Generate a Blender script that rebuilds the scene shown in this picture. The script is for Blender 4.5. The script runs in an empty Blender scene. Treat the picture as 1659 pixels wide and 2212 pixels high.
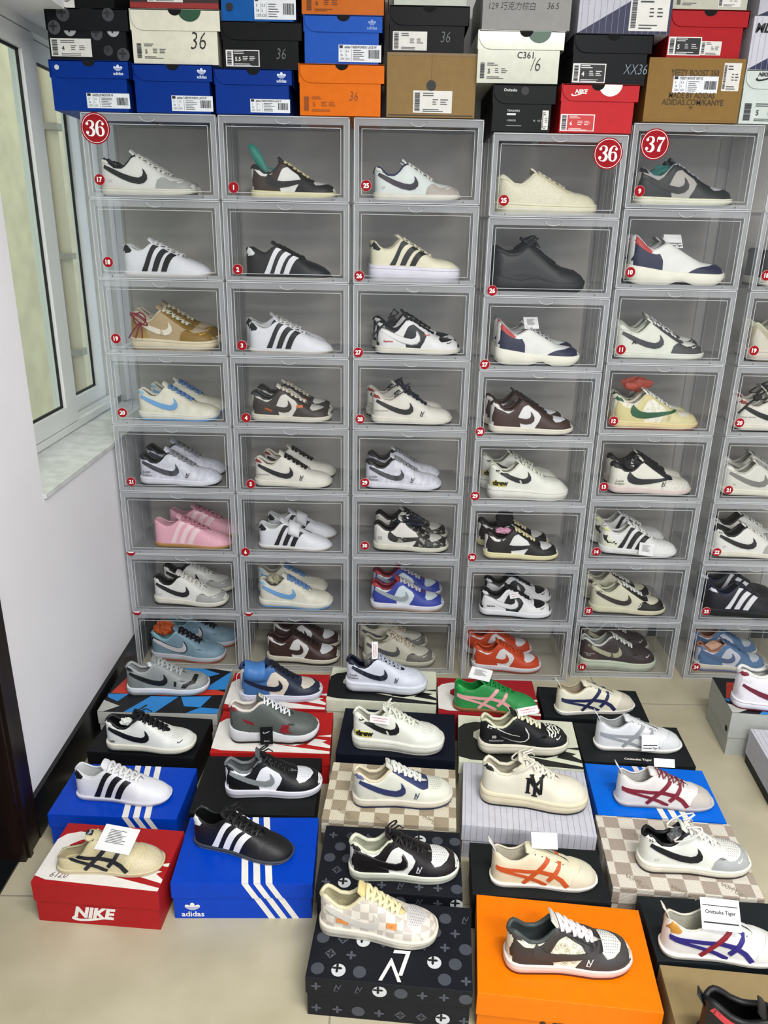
import bpy, bmesh, math, random
from mathutils import Vector, Matrix
from mathutils.geometry import tessellate_polygon
random.seed(7)
SC = bpy.context.scene
COL = SC.collection
PI = math.pi

# ------------------------------------------------------------------ camera
cam_d = bpy.data.cameras.new('camera'); cam = bpy.data.objects.new('camera', cam_d); COL.objects.link(cam)
cam_d.sensor_fit = 'HORIZONTAL'; cam_d.sensor_width = 36.0; cam_d.lens = 36.0 * 1657.0 / 1659.0
cam_d.clip_start = 0.02
TH, RHO = math.radians(20.0), math.radians(1.10)
F_ = Vector((0, math.cos(TH), -math.sin(TH))); R0 = Vector((1, 0, 0)); U0 = Vector((0, math.sin(TH), math.cos(TH)))
CR = R0 * math.cos(RHO) + U0 * math.sin(RHO); CU = U0 * math.cos(RHO) - R0 * math.sin(RHO)
cam.matrix_world = Matrix(((CR.x, CU.x, -F_.x, 0), (CR.y, CU.y, -F_.y, 0), (CR.z, CU.z, -F_.z, 1.41), (0, 0, 0, 1)))
SC.camera = cam

# ------------------------------------------------------------------ world, lights, exposure
SC.view_settings.view_transform = 'Standard'; SC.view_settings.look = 'None'
SC.view_settings.gamma = 1.0; SC.view_settings.use_curve_mapping = False
SC.view_settings.exposure = 0.22
SC.cycles.max_bounces = 6; SC.cycles.diffuse_bounces = 3; SC.cycles.glossy_bounces = 2
SC.cycles.transparent_max_bounces = 14; SC.cycles.adaptive_threshold = 0.02; SC.cycles.transmission_bounces = 4
W = bpy.data.worlds.new('world'); SC.world = W; W.use_nodes = True
W.node_tree.nodes['Background'].inputs[0].default_value = (0.80, 0.88, 1.0, 1); W.node_tree.nodes['Background'].inputs[1].default_value = 1.5

def area(name, loc, rot, sx, sy, power, col):
    l = bpy.data.lights.new(name, 'AREA'); l.shape = 'RECTANGLE'; l.size = sx; l.size_y = sy; l.energy = power; l.color = col
    o = bpy.data.objects.new(name, l); COL.objects.link(o); o.location = loc; o.rotation_euler = rot
    return o
TUBES = [(0.55, 0.15, 2.78), (0.9, -1.35, 2.78)]
for k, p in enumerate(TUBES):
    area('tube_light', (p[0], p[1], p[2] - 0.06), (0, 0, 0), 1.25, 0.16, (46, 80)[k], (1.0, 0.985, 0.95))
area('outdoor_sky', (-1.62, 4.4, 3.6), (math.radians(12), math.radians(28), 0), 1.0, 5.0, 90, (0.95, 0.98, 1.0))

# ------------------------------------------------------------------ mesh and material helpers
def lin(h):
    if isinstance(h, tuple): return h
    h = h.lstrip('#'); c = [int(h[i:i + 2], 16) / 255 for i in (0, 2, 4)]
    return tuple((x / 12.92 if x <= 0.04045 else ((x + 0.055) / 1.055) ** 2.4) for x in c)
MATS = {}
def mat(h, rough=0.6, pat=None, h2=None, scale=1.0, spec=0.4, name=None, metal=0.0, coat=0.0):
    key = (h, rough, pat, h2, scale, spec, metal, coat)
    if key in MATS: return MATS[key]
    m = bpy.data.materials.new(name or 'paint'); m.use_nodes = True; nt = m.node_tree; N = nt.nodes; Lk = nt.links
    b = N['Principled BSDF']; c = lin(h); c = tuple(x * .6 for x in c) if max(c) < .035 else c; b.inputs['Base Color'].default_value = (*c, 1); b.inputs['Roughness'].default_value = rough
    b.inputs['Specular IOR Level'].default_value = spec; b.inputs['Metallic'].default_value = metal; b.inputs['Coat Weight'].default_value = coat
    m.diffuse_color = (*c, 1)
    tc = N.new('ShaderNodeTexCoord')
    def ramp(src, stops, const=False):
        r = N.new('ShaderNodeValToRGB'); Lk.new(src, r.inputs[0]); r.color_ramp.interpolation = 'CONSTANT' if const else 'LINEAR'
        e = r.color_ramp.elements
        e[0].position, e[0].color = stops[0][0], (*stops[0][1], 1); e[1].position, e[1].color = stops[1][0], (*stops[1][1], 1)
        for p, cc in stops[2:]:
            x = e.new(p); x.color = (*cc, 1)
        return r.outputs[0]
    def noise(s, det=3):
        n = N.new('ShaderNodeTexNoise'); n.inputs['Scale'].default_value = s; n.inputs['Detail'].default_value = det
        Lk.new(tc.outputs['Object'], n.inputs['Vector']); return n
    c2 = lin(h2) if h2 else tuple(x * 0.6 for x in c)
    if pat is None:
        n = noise(45 * scale); dk = tuple(x * 0.93 for x in c)
        Lk.new(ramp(n.outputs[0], [(0.35, dk), (0.65, c)]), b.inputs['Base Color'])
    elif pat == 'leather':
        n = noise(260 * scale, 4); bp = N.new('ShaderNodeBump'); bp.inputs['Strength'].default_value = 0.25; bp.inputs['Distance'].default_value = 0.001
        Lk.new(n.outputs[0], bp.inputs['Height']); Lk.new(bp.outputs[0], b.inputs['Normal'])
        n2 = noise(30); Lk.new(ramp(n2.outputs[0], [(0.3, tuple(x * 0.9 for x in c)), (0.7, c)]), b.inputs['Base Color'])
    elif pat == 'suede':
        n = noise(500, 2); Lk.new(ramp(n.outputs[0], [(0.3, tuple(x * 0.78 for x in c)), (0.7, tuple(min(1, x * 1.08) for x in c))]), b.inputs['Base Color'])
    elif pat == 'mono':
        v = N.new('ShaderNodeTexVoronoi'); v.inputs['Scale'].default_value = 75 * scale; v.feature = 'F1'; Lk.new(tc.outputs['Object'], v.inputs['Vector'])
        Lk.new(ramp(v.outputs['Distance'], [(0.0, c), (0.20, c2), (0.29, c), (0.36, c2), (0.42, c)], True), b.inputs['Base Color'])
    elif pat == 'marble':
        n = noise(60 * scale, 6); Lk.new(ramp(n.outputs[0], [(0.38, c2), (0.62, c)]), b.inputs['Base Color'])
    elif pat == 'splat':
        n = noise(48 * scale, 5); Lk.new(ramp(n.outputs[0], [(0.0, c), (0.57, c2)], True), b.inputs['Base Color'])
    elif pat == 'zebra':
        w = N.new('ShaderNodeTexWave'); w.inputs['Scale'].default_value = 26 * scale; w.inputs['Distortion'].default_value = 9; w.inputs['Detail'].default_value = 2
        w.inputs['Detail Scale'].default_value = 1.4; w.wave_type = 'BANDS'; w.bands_direction = 'X'; Lk.new(tc.outputs['Object'], w.inputs['Vector'])
        Lk.new(ramp(w.outputs[0], [(0.0, c), (0.5, c2)], True), b.inputs['Base Color'])
    elif pat == 'check':
        k = N.new('ShaderNodeTexChecker'); k.inputs['Scale'].default_value = 1.0 / (0.032 * scale); Lk.new(tc.outputs['Object'], k.inputs['Vector'])
        k.inputs['Color1'].default_value = (*c, 1); k.inputs['Color2'].default_value = (*c2, 1); Lk.new(k.outputs[0], b.inputs['Base Color'])
    elif pat == 'damier':
        k = N.new('ShaderNodeTexChecker'); k.inputs['Scale'].default_value = 1.0 / 0.0355
        mp = N.new('ShaderNodeMapping'); mp.inputs['Location'].default_value = (0.0, 0.0, 0.017); Lk.new(tc.outputs['Object'], mp.inputs[0]); Lk.new(mp.outputs[0], k.inputs['Vector'])
        k2 = N.new('ShaderNodeTexChecker'); k2.inputs['Scale'].default_value = 1.0 / 0.0026
        mp2 = N.new('ShaderNodeMapping'); mp2.inputs['Rotation'].default_value = (0.3, 0.3, 0.78); Lk.new(tc.outputs['Object'], mp2.inputs[0]); Lk.new(mp2.outputs[0], k2.inputs['Vector'])
        k2.inputs['Color1'].default_value = (0.72, 0.72, 0.73, 1); k2.inputs['Color2'].default_value = (1, 1, 1, 1)
        k.inputs['Color1'].default_value = (*c, 1); k.inputs['Color2'].default_value = (*c2, 1)
        mx = N.new('ShaderNodeMix'); mx.data_type = 'RGBA'; mx.blend_type = 'MULTIPLY'; mx.inputs[0].default_value = 1.0
        Lk.new(k.outputs[0], mx.inputs[6]); Lk.new(k2.outputs[0], mx.inputs[7]); Lk.new(mx.outputs[2], b.inputs['Base Color'])
    elif pat == 'mesh':
        k = N.new('ShaderNodeTexChecker'); k.inputs['Scale'].default_value = 420 * scale; Lk.new(tc.outputs['Object'], k.inputs['Vector'])
        k.inputs['Color1'].default_value = (*c, 1); k.inputs['Color2'].default_value = (*c2, 1); Lk.new(k.outputs[0], b.inputs['Base Color'])
    elif pat == 'wood':
        w = N.new('ShaderNodeTexNoise'); w.inputs['Scale'].default_value = 14; w.inputs['Detail'].default_value = 6
        mp = N.new('ShaderNodeMapping'); mp.inputs['Scale'].default_value = (4, 4, 0.35); Lk.new(tc.outputs['Object'], mp.inputs[0]); Lk.new(mp.outputs[0], w.inputs['Vector'])
        Lk.new(ramp(w.outputs[0], [(0.35, c2), (0.7, c)]), b.inputs['Base Color'])
    MATS[key] = m
    return m

def clear_mat(name, alpha, col, rough=0.35, spec=0.5):
    m = bpy.data.materials.new(name); m.use_nodes = True; nt = m.node_tree; N = nt.nodes; Lk = nt.links
    b = N['Principled BSDF']; b.inputs['Base Color'].default_value = (*lin(col), 1); b.inputs['Roughness'].default_value = rough
    b.inputs['Specular IOR Level'].default_value = spec
    t = N.new('ShaderNodeBsdfTransparent'); mx = N.new('ShaderNodeMixShader'); Lk.new(t.outputs[0], mx.inputs[1]); Lk.new(b.outputs[0], mx.inputs[2])
    tc = N.new('ShaderNodeTexCoord'); n = N.new('ShaderNodeTexNoise'); n.inputs['Scale'].default_value = 9; n.inputs['Detail'].default_value = 4
    Lk.new(tc.outputs['Object'], n.inputs['Vector'])
    mr = N.new('ShaderNodeMapRange'); mr.inputs[3].default_value = alpha * 0.75; mr.inputs[4].default_value = min(1, alpha * 1.25); Lk.new(n.outputs[0], mr.inputs[0])
    Lk.new(mr.outputs[0], mx.inputs[0]); Lk.new(mx.outputs[0], N['Material Output'].inputs[0])
    return m
def glass_mat(name, haze, tint, refl=0.06):
    m = bpy.data.materials.new(name); m.use_nodes = True; nt = m.node_tree; N = nt.nodes; Lk = nt.links
    N.remove(N['Principled BSDF'])
    t = N.new('ShaderNodeBsdfTransparent'); t.inputs[0].default_value = (*lin(tint), 1)
    g = N.new('ShaderNodeBsdfGlossy'); g.inputs['Roughness'].default_value = 0.12
    d = N.new('ShaderNodeBsdfDiffuse'); d.inputs[0].default_value = (0.6, 0.6, 0.62, 1)
    a = N.new('ShaderNodeMixShader'); a.inputs[0].default_value = haze; Lk.new(t.outputs[0], a.inputs[1]); Lk.new(d.outputs[0], a.inputs[2])
    fr = N.new('ShaderNodeFresnel'); fr.inputs[0].default_value = 1.45
    ml = N.new('ShaderNodeMath'); ml.operation = 'MULTIPLY'; ml.inputs[1].default_value = refl / 0.04; Lk.new(fr.outputs[0], ml.inputs[0]); ml.use_clamp = True
    ge = N.new('ShaderNodeNewGeometry'); sb = N.new('ShaderNodeMath'); sb.operation = 'SUBTRACT'; sb.inputs[0].default_value = 1.0; Lk.new(ge.outputs['Backfacing'], sb.inputs[1])
    m2 = N.new('ShaderNodeMath'); m2.operation = 'MULTIPLY'; Lk.new(ml.outputs[0], m2.inputs[0]); Lk.new(sb.outputs[0], m2.inputs[1])
    x = N.new('ShaderNodeMixShader'); Lk.new(m2.outputs[0], x.inputs[0]); Lk.new(a.outputs[0], x.inputs[1]); Lk.new(g.outputs[0], x.inputs[2])
    Lk.new(x.outputs[0], N['Material Output'].inputs[0])
    return m

class MB:
    def __init__(s): s.v = []; s.f = []; s.m = []; s.mats = []; s.sm = []
    def mi(s, m):
        if m not in s.mats: s.mats.append(m)
        return s.mats.index(m)
    def add(s, vs, fs, m, smooth=False, T=None):
        o = len(s.v); i = s.mi(m)
        for p in vs:
            p = Vector(p)
            s.v.append(tuple(T @ p) if T is not None else tuple(p))
        for f in fs: s.f.append(tuple(o + k for k in f)); s.m.append(i); s.sm.append(smooth)
    def box(s, x0, x1, y0, y1, z0, z1, m, T=None):
        s.add([(x0, y0, z0), (x1, y0, z0), (x1, y1, z0), (x0, y1, z0), (x0, y0, z1), (x1, y0, z1), (x1, y1, z1), (x0, y1, z1)],
              [(0, 3, 2, 1), (4, 5, 6, 7), (0, 1, 5, 4), (1, 2, 6, 5), (2, 3, 7, 6), (3, 0, 4, 7)], m, False, T)
    def grid(s, rows, m, smooth=True, wrap=False, flip=False, T=None):
        nr, nc = len(rows), len(rows[0]); vs = [p for r in rows for p in r]; fs = []
        for i in range(nr - 1):
            for j in range(nc if wrap else nc - 1):
                k = (j + 1) % nc; f = (i * nc + j, i * nc + k, (i + 1) * nc + k, (i + 1) * nc + j)
                fs.append(f[::-1] if flip else f)
        s.add(vs, fs, m, smooth, T)
    def tube(s, path, r, m, n=6, flat=1.0, up=None, caps=True, T=None):
        path = [Vector(p) for p in path]; rows = []; N = len(path)
        for i, p in enumerate(path):
            t = (path[min(i + 1, N - 1)] - path[max(i - 1, 0)]).normalized()
            u = Vector(up) if up is not None else (Vector((0, 0, 1)) if abs(t.z) < 0.9 else Vector((1, 0, 0)))
            a = t.cross(u).normalized(); b = a.cross(t).normalized(); rr = r[i] if isinstance(r, (list, tuple)) else r
            rows.append([p + a * rr * math.cos(2 * PI * k / n) + b * rr * flat * math.sin(2 * PI * k / n) for k in range(n)])
        s.grid(rows, m, True, True, False, T)
        if caps:
            s.add(rows[0], [tuple(range(n))[::-1]], m, False, T); s.add(rows[-1], [tuple(range(n))], m, False, T)
    def build(s, name, parent=None, loc=None, bevel=0.0):
        me = bpy.data.meshes.new(name); me.from_pydata(s.v, [], s.f)
        for m in s.mats: me.materials.append(m)
        me.polygons.foreach_set('material_index', s.m); me.polygons.foreach_set('use_smooth', s.sm); me.update()
        o = bpy.data.objects.new(name, me); COL.objects.link(o)
        if parent is not None: o.parent = parent
        if loc is not None: o.location = loc
        if bevel:
            b = o.modifiers.new('bevel', 'BEVEL'); b.width = bevel; b.segments = 2; b.limit_method = 'ANGLE'
        return o

def thing(name, label, cat, loc=(0, 0, 0), rz=0.0, group=None):
    o = bpy.data.objects.new(name, None); COL.objects.link(o); o.location = loc; o.rotation_euler = (0, 0, rz)
    o.empty_display_size = 0.05; o['label'] = label; o['category'] = cat
    if group: o['group'] = group
    return o
def tag(o, label, cat, group=None):
    o['label'] = label; o['category'] = cat
    if group: o['group'] = group
    return o
def struct(o): o['kind'] = 'structure'; return o
def copy_tree(o, parent=None):
    c = o.copy(); COL.objects.link(c); c.parent = parent
    for ch in o.children: copy_tree(ch, c)
    return c

# ------------------------------------------------------------------ flat graphics: text, logos, labels
TXT = {}
def text2d(s, bold=0.0, shear=0.0, res=2):
    k = (s, bold, shear, res)
    if k in TXT: return TXT[k]
    c = bpy.data.curves.new('t', 'FONT'); c.body = s; c.size = 1.0; c.offset = bold; c.shear = shear; c.resolution_u = res
    o = bpy.data.objects.new('t', c); COL.objects.link(o)
    dg = bpy.context.evaluated_depsgraph_get(); me = bpy.data.meshes.new_from_object(o.evaluated_get(dg))
    vs = [(v.co.x, v.co.y) for v in me.vertices]; fs = [tuple(p.vertices) for p in me.polygons]
    bpy.data.objects.remove(o); bpy.data.curves.remove(c); bpy.data.meshes.remove(me)
    TXT[k] = (vs, fs)
    return TXT[k]

class Cv:                                           # a flat drawing surface: origin, two unit axes and their normal
    def __init__(s, mb, o, x, y, T=None):
        s.mb = mb; s.o = Vector(o); s.x = Vector(x); s.y = Vector(y); s.n = s.x.cross(s.y); s.T = T
    def P(s, a, b, h): return s.o + s.x * a + s.y * b + s.n * h
    def poly(s, pts, m, h=0.0004): s.mb.add([s.P(a, b, h) for a, b in pts], [tuple(range(len(pts)))], m, False, s.T)
    def rect(s, x0, y0, x1, y1, m, h=0.0004): s.poly([(x0, y0), (x1, y0), (x1, y1), (x0, y1)], m, h)
    def disc(s, x, y, r, m, h=0.0004, n=28, a0=0, a1=2 * PI):
        s.poly([(x + r * math.cos(a0 + (a1 - a0) * i / n), y + r * math.sin(a0 + (a1 - a0) * i / n)) for i in range(n + (0 if a1 - a0 > 6.2 else 1))], m, h)
    def text(s, t, x, y, size, m, h=0.0006, bold=0.0, shear=0.0, sx=1.0, rot=0.0, center=False):
        vs, fs = text2d(t, bold, shear)
        if not vs: return
        if center:
            xs = [v[0] for v in vs]; ys = [v[1] for v in vs]; cx, cy = (min(xs) + max(xs)) / 2, (min(ys) + max(ys)) / 2
        else: cx = cy = 0
        ca, sa = math.cos(rot), math.sin(rot); out = []
        for a, b in vs:
            a, b = (a - cx) * size * sx, (b - cy) * size
            out.append(s.P(x + a * ca - b * sa, y + a * sa + b * ca, h))
        s.mb.add(out, fs, m, False, s.T)
    def line(s, pts, w, m, h=0.0006):
        for (x0, y0), (x1, y1) in zip(pts, pts[1:]):
            d = math.hypot(x1 - x0, y1 - y0) or 1; nx, ny = -(y1 - y0) / d * w / 2, (x1 - x0) / d * w / 2
            s.poly([(x0 + nx, y0 + ny), (x0 - nx, y0 - ny), (x1 - nx, y1 - ny), (x1 + nx, y1 + ny)], m, h)

TICK = [(.06, .315), (.05, .285), (.13, .235), (.23, .185), (.33, .148), (.42, .132), (.48, .145), (.515, .18), (.515, .22), (.49, .262), (.468, .285), (.475, .24), (.46, .21), (.42, .195), (.35, .205), (.25, .235), (.15, .275)]
def tick_pts(w, flip=False, flat=1.0):              # the curved tick as a flat emblem: fat hook at the left, long tail to the right
    p = [(0.98 - 1.95 * (x - .03), (y - .12) * 1.9 * flat) for x, y in TICK]
    return [((1 - a if flip else a) * w, b * w) for a, b in p]
def vstroke(cv, x, y, s, sx, path, ws, m, h):       # a pen stroke of changing width
    L, R = [], []
    P = []; Wd = []
    for i in range(len(path) - 1):                   # smooth the pen path
        p0, p1, p2, p3 = path[max(i - 1, 0)], path[i], path[i + 1], path[min(i + 2, len(path) - 1)]
        for k in range(5):
            t = k / 5; f = lambda a, b, c, d: .5 * (2 * b + (c - a) * t + (2 * a - 5 * b + 4 * c - d) * t * t + (3 * b - a - 3 * c + d) * t ** 3)
            P.append((f(p0[0], p1[0], p2[0], p3[0]), f(p0[1], p1[1], p2[1], p3[1]))); Wd.append(ws[i] * (1 - t) + ws[i + 1] * t)
    P.append(path[-1]); Wd.append(ws[-1])
    for i, (a, b) in enumerate(P):
        q, r = P[max(i - 1, 0)], P[min(i + 1, len(P) - 1)]; d = math.dist(q, r) or 1; nx, ny = -(r[1] - q[1]) / d * Wd[i] / 2, (r[0] - q[0]) / d * Wd[i] / 2
        L.append((x + (a + nx) * s * sx, y + (b + ny) * s)); R.append((x + (a - nx) * s * sx, y + (b - ny) * s))
    for i in range(len(L) - 1): cv.poly([L[i], R[i], R[i + 1], L[i + 1]], m, h)
FAT = {'3': ([([(.16, .84), (.30, .96), (.48, .98), (.66, .90), (.70, .75), (.60, .60), (.38, .53)], (.04, .05, .06, .16, .24, .16, .05)), ([(.38, .53), (.62, .47), (.74, .27), (.62, .08), (.42, .02), (.22, .06), (.12, .20)], (.05, .16, .28, .18, .06, .05, .04))], [(.19, .79, .10), (.18, .22, .11)]),
       '6': ([([(.76, .86), (.60, .98), (.42, .96), (.24, .78), (.18, .48), (.22, .20), (.34, .05), (.50, .02)], (.03, .05, .08, .20, .27, .22, .10, .06)), ([(.24, .42), (.36, .56), (.50, .59), (.66, .52), (.74, .30), (.66, .10), (.50, .02)], (.03, .05, .06, .16, .24, .15, .06))], [(.73, .79, .095)]),
       '7': ([([(.20, .66), (.22, .84), (.30, .90), (.60, .88), (.86, .92)], (.05, .08, .18, .17, .14)), ([(.86, .92), (.62, .60), (.46, .30), (.42, .04)], (.05, .10, .22, .30))], [])}
def fat_digits(cv, t, x, y, s, m, h):                # heavy display figures, centred
    sx = .80; adv = .84 * s * sx; x0 = x - adv * len(t) / 2 - .04 * s * sx
    for i, ch in enumerate(t):
        st, balls = FAT[ch]
        for j, (p, w) in enumerate(st): vstroke(cv, x0 + adv * i, y - s / 2, s, sx, p, w, m, h + .00002 * j)
        for a, b, r in balls: cv.disc(x0 + adv * i + a * s * sx, y - s / 2 + b * s, r * s, m, h + .00006, 14)
def trefoil(cv, x, y, s, m, bg):
    for a in (-48, 0, 48):
        r = math.radians(a); pts = []
        for i in range(14):
            t = 2 * PI * i / 14; px, py = 0.20 * math.sin(t) * (1 - 0.25 * math.cos(t)), 0.42 - 0.40 * math.cos(t)
            pts.append((x + s * (px * math.cos(r) + py * math.sin(r)) * 0.9, y + s * (-px * math.sin(r) + py * math.cos(r)) * 0.9))
        cv.poly(pts, m, 0.0005 + 0.00001 * a / 48)
    for k in range(3): cv.rect(x - s * .5, y + s * (.07 + .10 * k), x + s * .5, y + s * (.105 + .10 * k), bg, 0.0008)
def barcode(cv, x0, y0, x1, y1, m, rnd, vertical=True):
    if vertical:
        x = x0
        while x < x1: w = rnd.choice((.0008, .0013, .002)); cv.rect(x, y0, min(x + w, x1), y1, m, 0.0009); x += w + rnd.choice((.0008, .0012))
    else:
        y = y0
        while y < y1: w = rnd.choice((.0010, .0018, .003)); cv.rect(x0, y, x1, min(y + w, y1), m, 0.0009); y += w + rnd.choice((.0008, .0012))
def lines(cv, x0, y0, x1, n, dy, m, rnd, h=.0014):
    for k in range(n): cv.rect(x0, y0 - k * dy, x0 + (x1 - x0) * rnd.uniform(.55, 1), y0 - k * dy + h, m, 0.0009)
def flower(cv, x, y, r, m, h=0.0007, a0=0.0):
    for k in range(4):
        a = a0 + k * PI / 2; pts = []
        for i in range(8):
            t = 2 * PI * i / 8; px, py = .26 * math.sin(t), .5 - .5 * math.cos(t)
            pts.append((x + r * (px * math.cos(a) + py * math.sin(a)), y + r * (-px * math.sin(a) + py * math.cos(a))))
        cv.poly(pts, m, h)
def lv_mark(cv, x, y, s, m, h=0.0007):              # an L and a V set over each other
    cv.text('L', x - s * .42, y - s * .45, s * 1.05, m, h, 0.0, 0.25); cv.text('V', x - s * .15, y - s * .2, s * 0.95, m, h + .00005)
# ------------------------------------------------------------------ shoes
def pchip(tab):
    xs = [a for a, _ in tab]; ys = [b for _, b in tab]; n = len(xs); d = [(ys[i + 1] - ys[i]) / (xs[i + 1] - xs[i]) for i in range(n - 1)]
    m = [d[0]] + [0 if d[i - 1] * d[i] <= 0 else 2 * d[i - 1] * d[i] / (d[i - 1] + d[i]) for i in range(1, n - 1)] + [d[-1]]
    def f(x):
        if x <= xs[0]: return ys[0]
        if x >= xs[-1]: return ys[-1]
        i = 0
        while xs[i + 1] < x: i += 1
        h = xs[i + 1] - xs[i]; t = (x - xs[i]) / h
        return ys[i] * (1 + 2 * t) * (1 - t) ** 2 + m[i] * h * t * (1 - t) ** 2 + ys[i + 1] * t * t * (3 - 2 * t) + m[i + 1] * h * t * t * (t - 1)
    return f
HW = [(0, 0), (.006, .040), (.02, .068), (.05, .096), (.11, .116), (.25, .120), (.4, .124), (.55, .148), (.68, .171), (.78, .174), (.87, .158), (.93, .131), (.97, .094), (.99, .056), (1, 0)]
def sc_tab(t, k): return [(a, b * k) for a, b in t]
EW = [(0, 0), (.006, .030), (.02, .048), (.06, .070), (.14, .082), (.25, .086), (.34, .080), (.38, .068), (.45, .058), (.6, .050), (.685, .040), (.715, .026), (.73, 0), (1, 0)]
TYPES = {
 'skate': dict(zt=[(0, .108), (.3, .098), (.6, .090), (.85, .088), (1, .098)], zb=[(0, .012), (.08, 0), (.62, 0), (.8, .004), (.95, .020), (1, .032)],
   hw=HW, ez=[(0, .35), (.04, .375), (.09, .34), (.16, .290), (.23, .287), (.31, .35), (.37, .412), (.42, .395), (.5, .345), (.6, .285), (.7, .228), (.77, .208), (.84, .198), (.91, .180), (.96, .155), (.99, .126), (1, .098)], ew=EW, uc=.37, ut=.72, os=.024, pad=.019),
 'slim': dict(zt=[(0, .050), (.5, .045), (1, .045)], zb=[(0, .008), (.06, 0), (.75, 0), (.92, .010), (1, .024)],
   hw=sc_tab(HW, .93), ez=[(0, .325), (.03, .345), (.09, .31), (.17, .275), (.24, .285), (.3, .335), (.36, .362), (.45, .328), (.58, .262), (.7, .212), (.8, .178), (.89, .143), (.96, .102), (.99, .070), (1, .048)], ew=EW, uc=.35, ut=.72, os=.014, pad=.010),
 'air': dict(zt=[(0, .150), (.3, .140), (.6, .128), (.85, .125), (1, .135)], zb=[(0, .012), (.08, 0), (.62, 0), (.8, .004), (.95, .020), (1, .035)],
   hw=sc_tab(HW, 1.03), ez=[(0, .39), (.04, .425), (.09, .39), (.16, .335), (.23, .330), (.31, .39), (.37, .455), (.42, .44), (.5, .39), (.6, .33), (.7, .278), (.77, .262), (.84, .250), (.91, .222), (.96, .185), (.99, .152), (1, .135)], ew=EW, uc=.37, ut=.72, os=.022, pad=.018),
 'high': dict(zt=[(0, .115), (.3, .105), (.6, .095), (.85, .092), (1, .10)], zb=[(0, .012), (.08, 0), (.62, 0), (.8, .004), (.95, .020), (1, .032)],
   hw=HW, ez=[(0, .43), (.04, .47), (.09, .455), (.16, .42), (.23, .41), (.31, .44), (.37, .47), (.42, .44), (.5, .375), (.6, .30), (.7, .235), (.77, .21), (.84, .195), (.91, .17), (.96, .14), (.99, .115), (1, .098)], ew=EW, uc=.36, ut=.72, os=.022, pad=.022),
 'plat': dict(zt=[(0, .205), (.5, .185), (1, .17)], zb=[(0, .008), (.06, 0), (.8, 0), (1, .02)],
   hw=sc_tab(HW, .98), ez=[(0, .47), (.03, .49), (.08, .43), (.16, .385), (.24, .40), (.31, .48), (.345, .525), (.42, .48), (.5, .43), (.6, .36), (.7, .30), (.77, .28), (.84, .272), (.91, .250), (.96, .215), (.99, .19), (1, .17)], ew=EW, uc=.34, ut=.72, os=.012, pad=.014),
 'run': dict(zt=[(0, .215), (.2, .185), (.45, .150), (.7, .140), (.9, .135), (1, .150)], zb=[(0, .045), (.06, .012), (.15, 0), (.40, .0), (.47, .03), (.53, .045), (.59, .03), (.66, .004), (.85, .006), (.94, .035), (1, .085)],
   hw=sc_tab(HW, 1.0), ez=[(0, .47), (.025, .50), (.09, .45), (.16, .385), (.23, .36), (.31, .40), (.38, .43), (.45, .40), (.55, .345), (.65, .29), (.75, .25), (.84, .235), (.91, .222), (.96, .195), (.99, .17), (1, .15)], ew=EW, uc=.37, ut=.72, os=.018, pad=.014),
 'chunk': dict(zt=[(0, .20), (.12, .17), (.3, .14), (.45, .165), (.6, .13), (.8, .12), (1, .15)], zb=[(0, .035), (.08, 0), (.3, 0), (.4, .012), (.5, 0), (.68, 0), (.76, .012), (.82, .004), (.93, .03), (1, .07)],
   hw=sc_tab(HW, 1.05), ez=[(0, .42), (.04, .46), (.09, .43), (.16, .40), (.23, .40), (.31, .46), (.36, .50), (.42, .475), (.5, .42), (.6, .345), (.7, .29), (.77, .262), (.84, .245), (.91, .225), (.96, .195), (.99, .17), (1, .15)], ew=EW, uc=.36, ut=.72, os=.03, pad=.02),
}
for t in TYPES.values():
    for k in ('zt', 'zb', 'hw', 'ez', 'ew'): t['f' + k] = pchip(t[k])
TYPES['mule'] = dict(TYPES['slim']); TYPES['mule']['fez'] = pchip([(0, .12), (.03, .15), (.09, .155), (.2, .17), (.27, .23), (.33, .33), (.38, .37), (.45, .335), (.58, .262), (.7, .212), (.8, .178), (.89, .143), (.96, .102), (.99, .070), (1, .048)])
SL = 0.24                                            # nominal length in metres
US = [0, .004, .012, .025, .045, .075, .11, .15, .19, .23, .27, .31, .345, .38, .43, .49, .55, .61, .66, .695, .715, .73, .76, .80, .84, .875, .905, .93, .952, .97, .983, .993, 1.0]
def surf(t, u, w, side, off=0.0):
    u = min(max(u, 0.0), 1.0); w = min(max(w, 0.0), 1.0)
    def S(u, w):
        u = min(max(u, 0.0), 1.0); hw, ew, ez = t['fhw'](u), t['few'](u), t['fez'](u); z0 = t['fzt'](u) - .012; a = w * PI / 2
        return Vector((u, side * (ew + (hw - ew) * math.cos(a) ** .85), z0 + (ez - z0) * math.sin(a) ** .95))
    p = S(u, w)
    if off:
        e = .012; du = S(u + e, w) - S(u - e, w); dw = S(u, min(w + e, .999)) - S(u, max(w - e, .001)); n = du.cross(dw) * side
        if n.length > 1e-9:
            n.normalize(); n = -n if n.dot(Vector((0, side, .25))) < 0 and abs(n.y) > .3 else n
            if n.z < -.5: n = -n
            p = p + n * off
    return Vector(((p.x - .5) * SL, p.y * SL, p.z * SL))
def z2w(t, u, z):
    z0 = t['fzt'](u) - .012; ez = t['fez'](u); r = (z - z0) / max(ez - z0, 1e-4)
    return 0 if r <= 0 else (1 if r >= 1 else math.asin(min(1, r ** (1 / .95))) * 2 / PI)
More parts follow.
